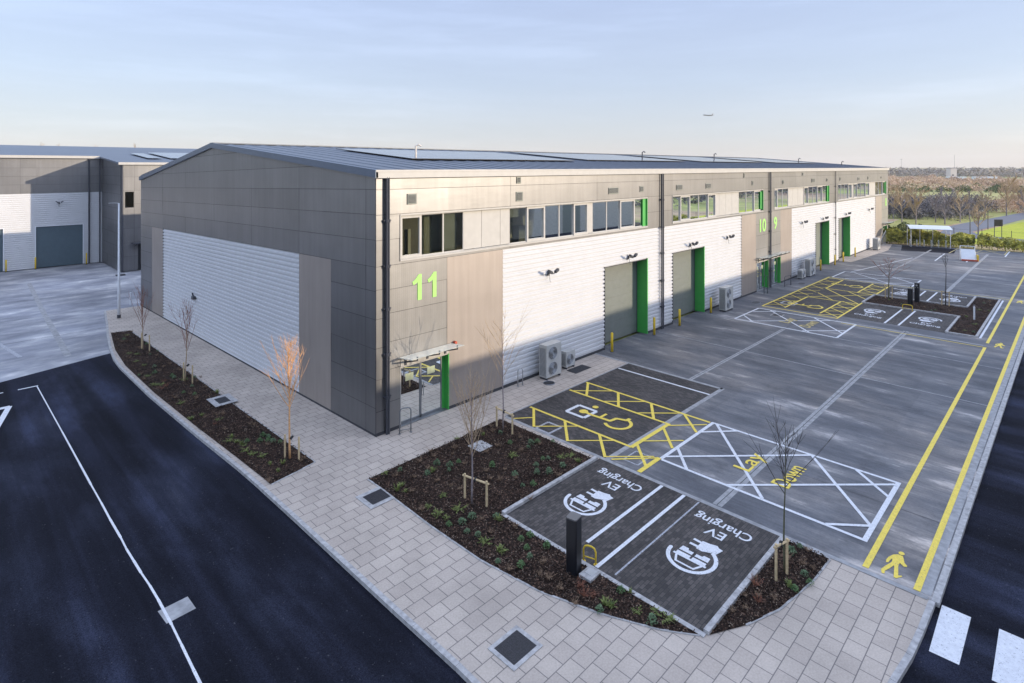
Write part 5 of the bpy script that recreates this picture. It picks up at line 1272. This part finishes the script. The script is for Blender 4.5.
# distant trailers
FV = [(553.5, 55.0), (559.0, 49.4), (567.8, 40.5), (570.6, 37.7), (576.1, 32.1)]
vp = None
for i, (x, y) in enumerate(FV):
    lb = 'white lorry trailer in the distant row below the horizon woodland'
    if vp is None:
        vp = thing('lorry_trailer', lb, 'trailer', (x, y, 0), rad(-50), 'distant row of white trailers')
        mb = MB(); mb.box(-3.2, 3.2, -1.25, 1.25, 1.0, 3.1); mb.build('box_body', white_m, vp)
        mb = MB(); mb.box(-3.1, 3.1, -1.1, 1.1, .7, 1.0)
        for wx in (-2.4, -1.3, 2.4): mb.tube([(wx, -1.1, .5), (wx, 1.1, .5)], .5, 10)
        mb.build('chassis', tyre_m, vp)
    else: dup(vp, (x, y, 0), rad(-50))

# haze
mb = MB(); mb.box(-420, 1500, -420, 1300, -3, 34); hz = mb.build('haze', None or joint_dark); hz.data.materials.clear(); tag(hz, 'thin pale winter haze over the whole site', None, None, 'stuff')
m, nt, out = new_mat('haze_air'); pv = nt.nodes.new('ShaderNodeVolumePrincipled'); pv.inputs['Color'].default_value = (.93, .95, 1, 1); pv.inputs['Density'].default_value = .00016; pv.inputs['Anisotropy'].default_value = .2
nt.links.new(pv.outputs[0], out.inputs['Volume']); hz.data.materials.append(m)

# aeroplane
t = thing('aeroplane', 'small dark airliner flying low in the pale sky', 'aeroplane', (1885, 905, 189), rad(200)); t.rotation_euler = (0, rad(-3), rad(150))
mb = MB(); mb.tube([(-19, 0, 1), (-14, 0, .4), (0, 0, 0), (14, 0, 0), (18, 0, -.2), (20, 0, -.5)], [.4, 1.5, 2.1, 2.1, 1.4, .2], 10); mb.build('fuselage', steel_dk, t)
mb = MB()
for s_ in (-1, 1): mb.add([(4, s_ * 1.5, -.5), (-2, s_ * 1.5, -.5), (-7, s_ * 17, 1.0), (-5, s_ * 17, 1.0), (4, s_ * 1.5, -.1), (-2, s_ * 1.5, -.1), (-7, s_ * 17, 1.15), (-5, s_ * 17, 1.15)], [(0, 1, 2, 3), (7, 6, 5, 4), (0, 4, 5, 1), (1, 5, 6, 2), (2, 6, 7, 3), (3, 7, 4, 0)])
mb.build('wing', steel_dk, t)
mb = MB(); mb.add([(-13, -.15, 1), (-18, -.15, 1.5), (-21, -.1, 8), (-18, -.1, 8), (-13, .15, 1), (-18, .15, 1.5), (-21, .1, 8), (-18, .1, 8)], [(0, 1, 2, 3), (7, 6, 5, 4), (0, 4, 5, 1), (1, 5, 6, 2), (2, 6, 7, 3), (3, 7, 4, 0)])
for s_ in (-1, 1): mb.add([(-15, 0, 1.5), (-18, 0, 1.5), (-20, s_ * 7, 1.8), (-18.5, s_ * 7, 1.8), (-15, 0, 1.7), (-18, 0, 1.7), (-20, s_ * 7, 2.0), (-18.5, s_ * 7, 2.0)], [(0, 1, 2, 3), (7, 6, 5, 4), (0, 4, 5, 1), (1, 5, 6, 2), (2, 6, 7, 3), (3, 7, 4, 0)])
mb.build('tail', steel_dk, t)

# ------------------------------------------------------------------ light, sky, camera
ELEV = rad(10.2); SX, SY = .5735, -.8192     # towards the sun
w = bpy.data.worlds.new('World'); bpy.context.scene.world = w; w.use_nodes = True
nt = w.node_tree; nt.nodes.clear()
out = nt.nodes.new('ShaderNodeOutputWorld'); bg = nt.nodes.new('ShaderNodeBackground'); bg.inputs[1].default_value = .12
sky = nt.nodes.new('ShaderNodeTexSky'); sky.sky_type = 'NISHITA'; sky.sun_disc = False; sky.sun_elevation = ELEV
sky.sun_rotation = math.atan2(SX, SY); sky.air_density = 1.0; sky.dust_density = 1.2; sky.ozone_density = 1.5; sky.altitude = 20
tc = nt.nodes.new('ShaderNodeTexCoord'); sep = nt.nodes.new('ShaderNodeSeparateXYZ'); nt.links.new(tc.outputs['Generated'], sep.inputs[0])
mpn = nt.nodes.new('ShaderNodeMapping'); mpn.inputs['Scale'].default_value = (1.3, 1.3, 11); mpn.inputs['Rotation'].default_value = (rad(6), rad(-4), .3); nt.links.new(tc.outputs['Generated'], mpn.inputs[0])
nz = noise(nt, mpn.outputs[0], 1.7, 8, .62)
z_ = sep.outputs[2]
veil = ramp(nt, z_, [(.0, (.57, .53, .48)), (.05, (.455, .47, .495)), (.14, (.375, .43, .52)), (.30, (.30, .365, .52))])
streak = ramp(nt, nz, [(.38, G3(.97)), (.52, G3(1.02)), (.66, G3(1.14))])
veil = mix(nt, 1.0, veil, streak, 'MULTIPLY')
veil = mix(nt, 1.0, veil, (5.3, 5.3, 5.5), 'MULTIPLY')
high = mix(nt, 1.0, sky.outputs[0], (2.5, 2.6, 3.0), 'MULTIPLY')  # sky above the view: gain and blue tint added to fill the shade
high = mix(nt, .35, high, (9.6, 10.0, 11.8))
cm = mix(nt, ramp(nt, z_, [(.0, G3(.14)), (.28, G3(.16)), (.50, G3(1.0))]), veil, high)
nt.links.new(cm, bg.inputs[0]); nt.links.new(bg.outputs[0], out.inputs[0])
sl = bpy.data.lights.new('sun', 'SUN'); sl.energy = 2.45; sl.angle = rad(.5); sl.color = (1.0, .85, .66)
so = bpy.data.objects.new('sun', sl); C.objects.link(so)
dirv = Vector((SX * math.cos(ELEV), SY * math.cos(ELEV), math.sin(ELEV)))
so.rotation_euler = dirv.to_track_quat('Z', 'Y').to_euler()
cam = bpy.data.cameras.new('camera'); co = bpy.data.objects.new('camera', cam); C.objects.link(co)
cam.sensor_width = 36; cam.lens = 579.46 / 1024 * 36; cam.shift_y = -(341.5 - 167) / 1024; cam.clip_end = 20000; cam.clip_start = .1
co.location = (-12.422, -19.792, 10.6)
fwd = Vector((math.cos(rad(44.68)), math.sin(rad(44.68)), 0)); fwd = Vector((0.7111, 0.7031, 0)).normalized()
co.rotation_euler = fwd.to_track_quat('-Z', 'Y').to_euler()
sc = bpy.context.scene; sc.camera = co
sc.view_settings.view_transform = 'Standard'; sc.view_settings.look = 'None'; sc.view_settings.exposure = 0.9; sc.view_settings.gamma = 1
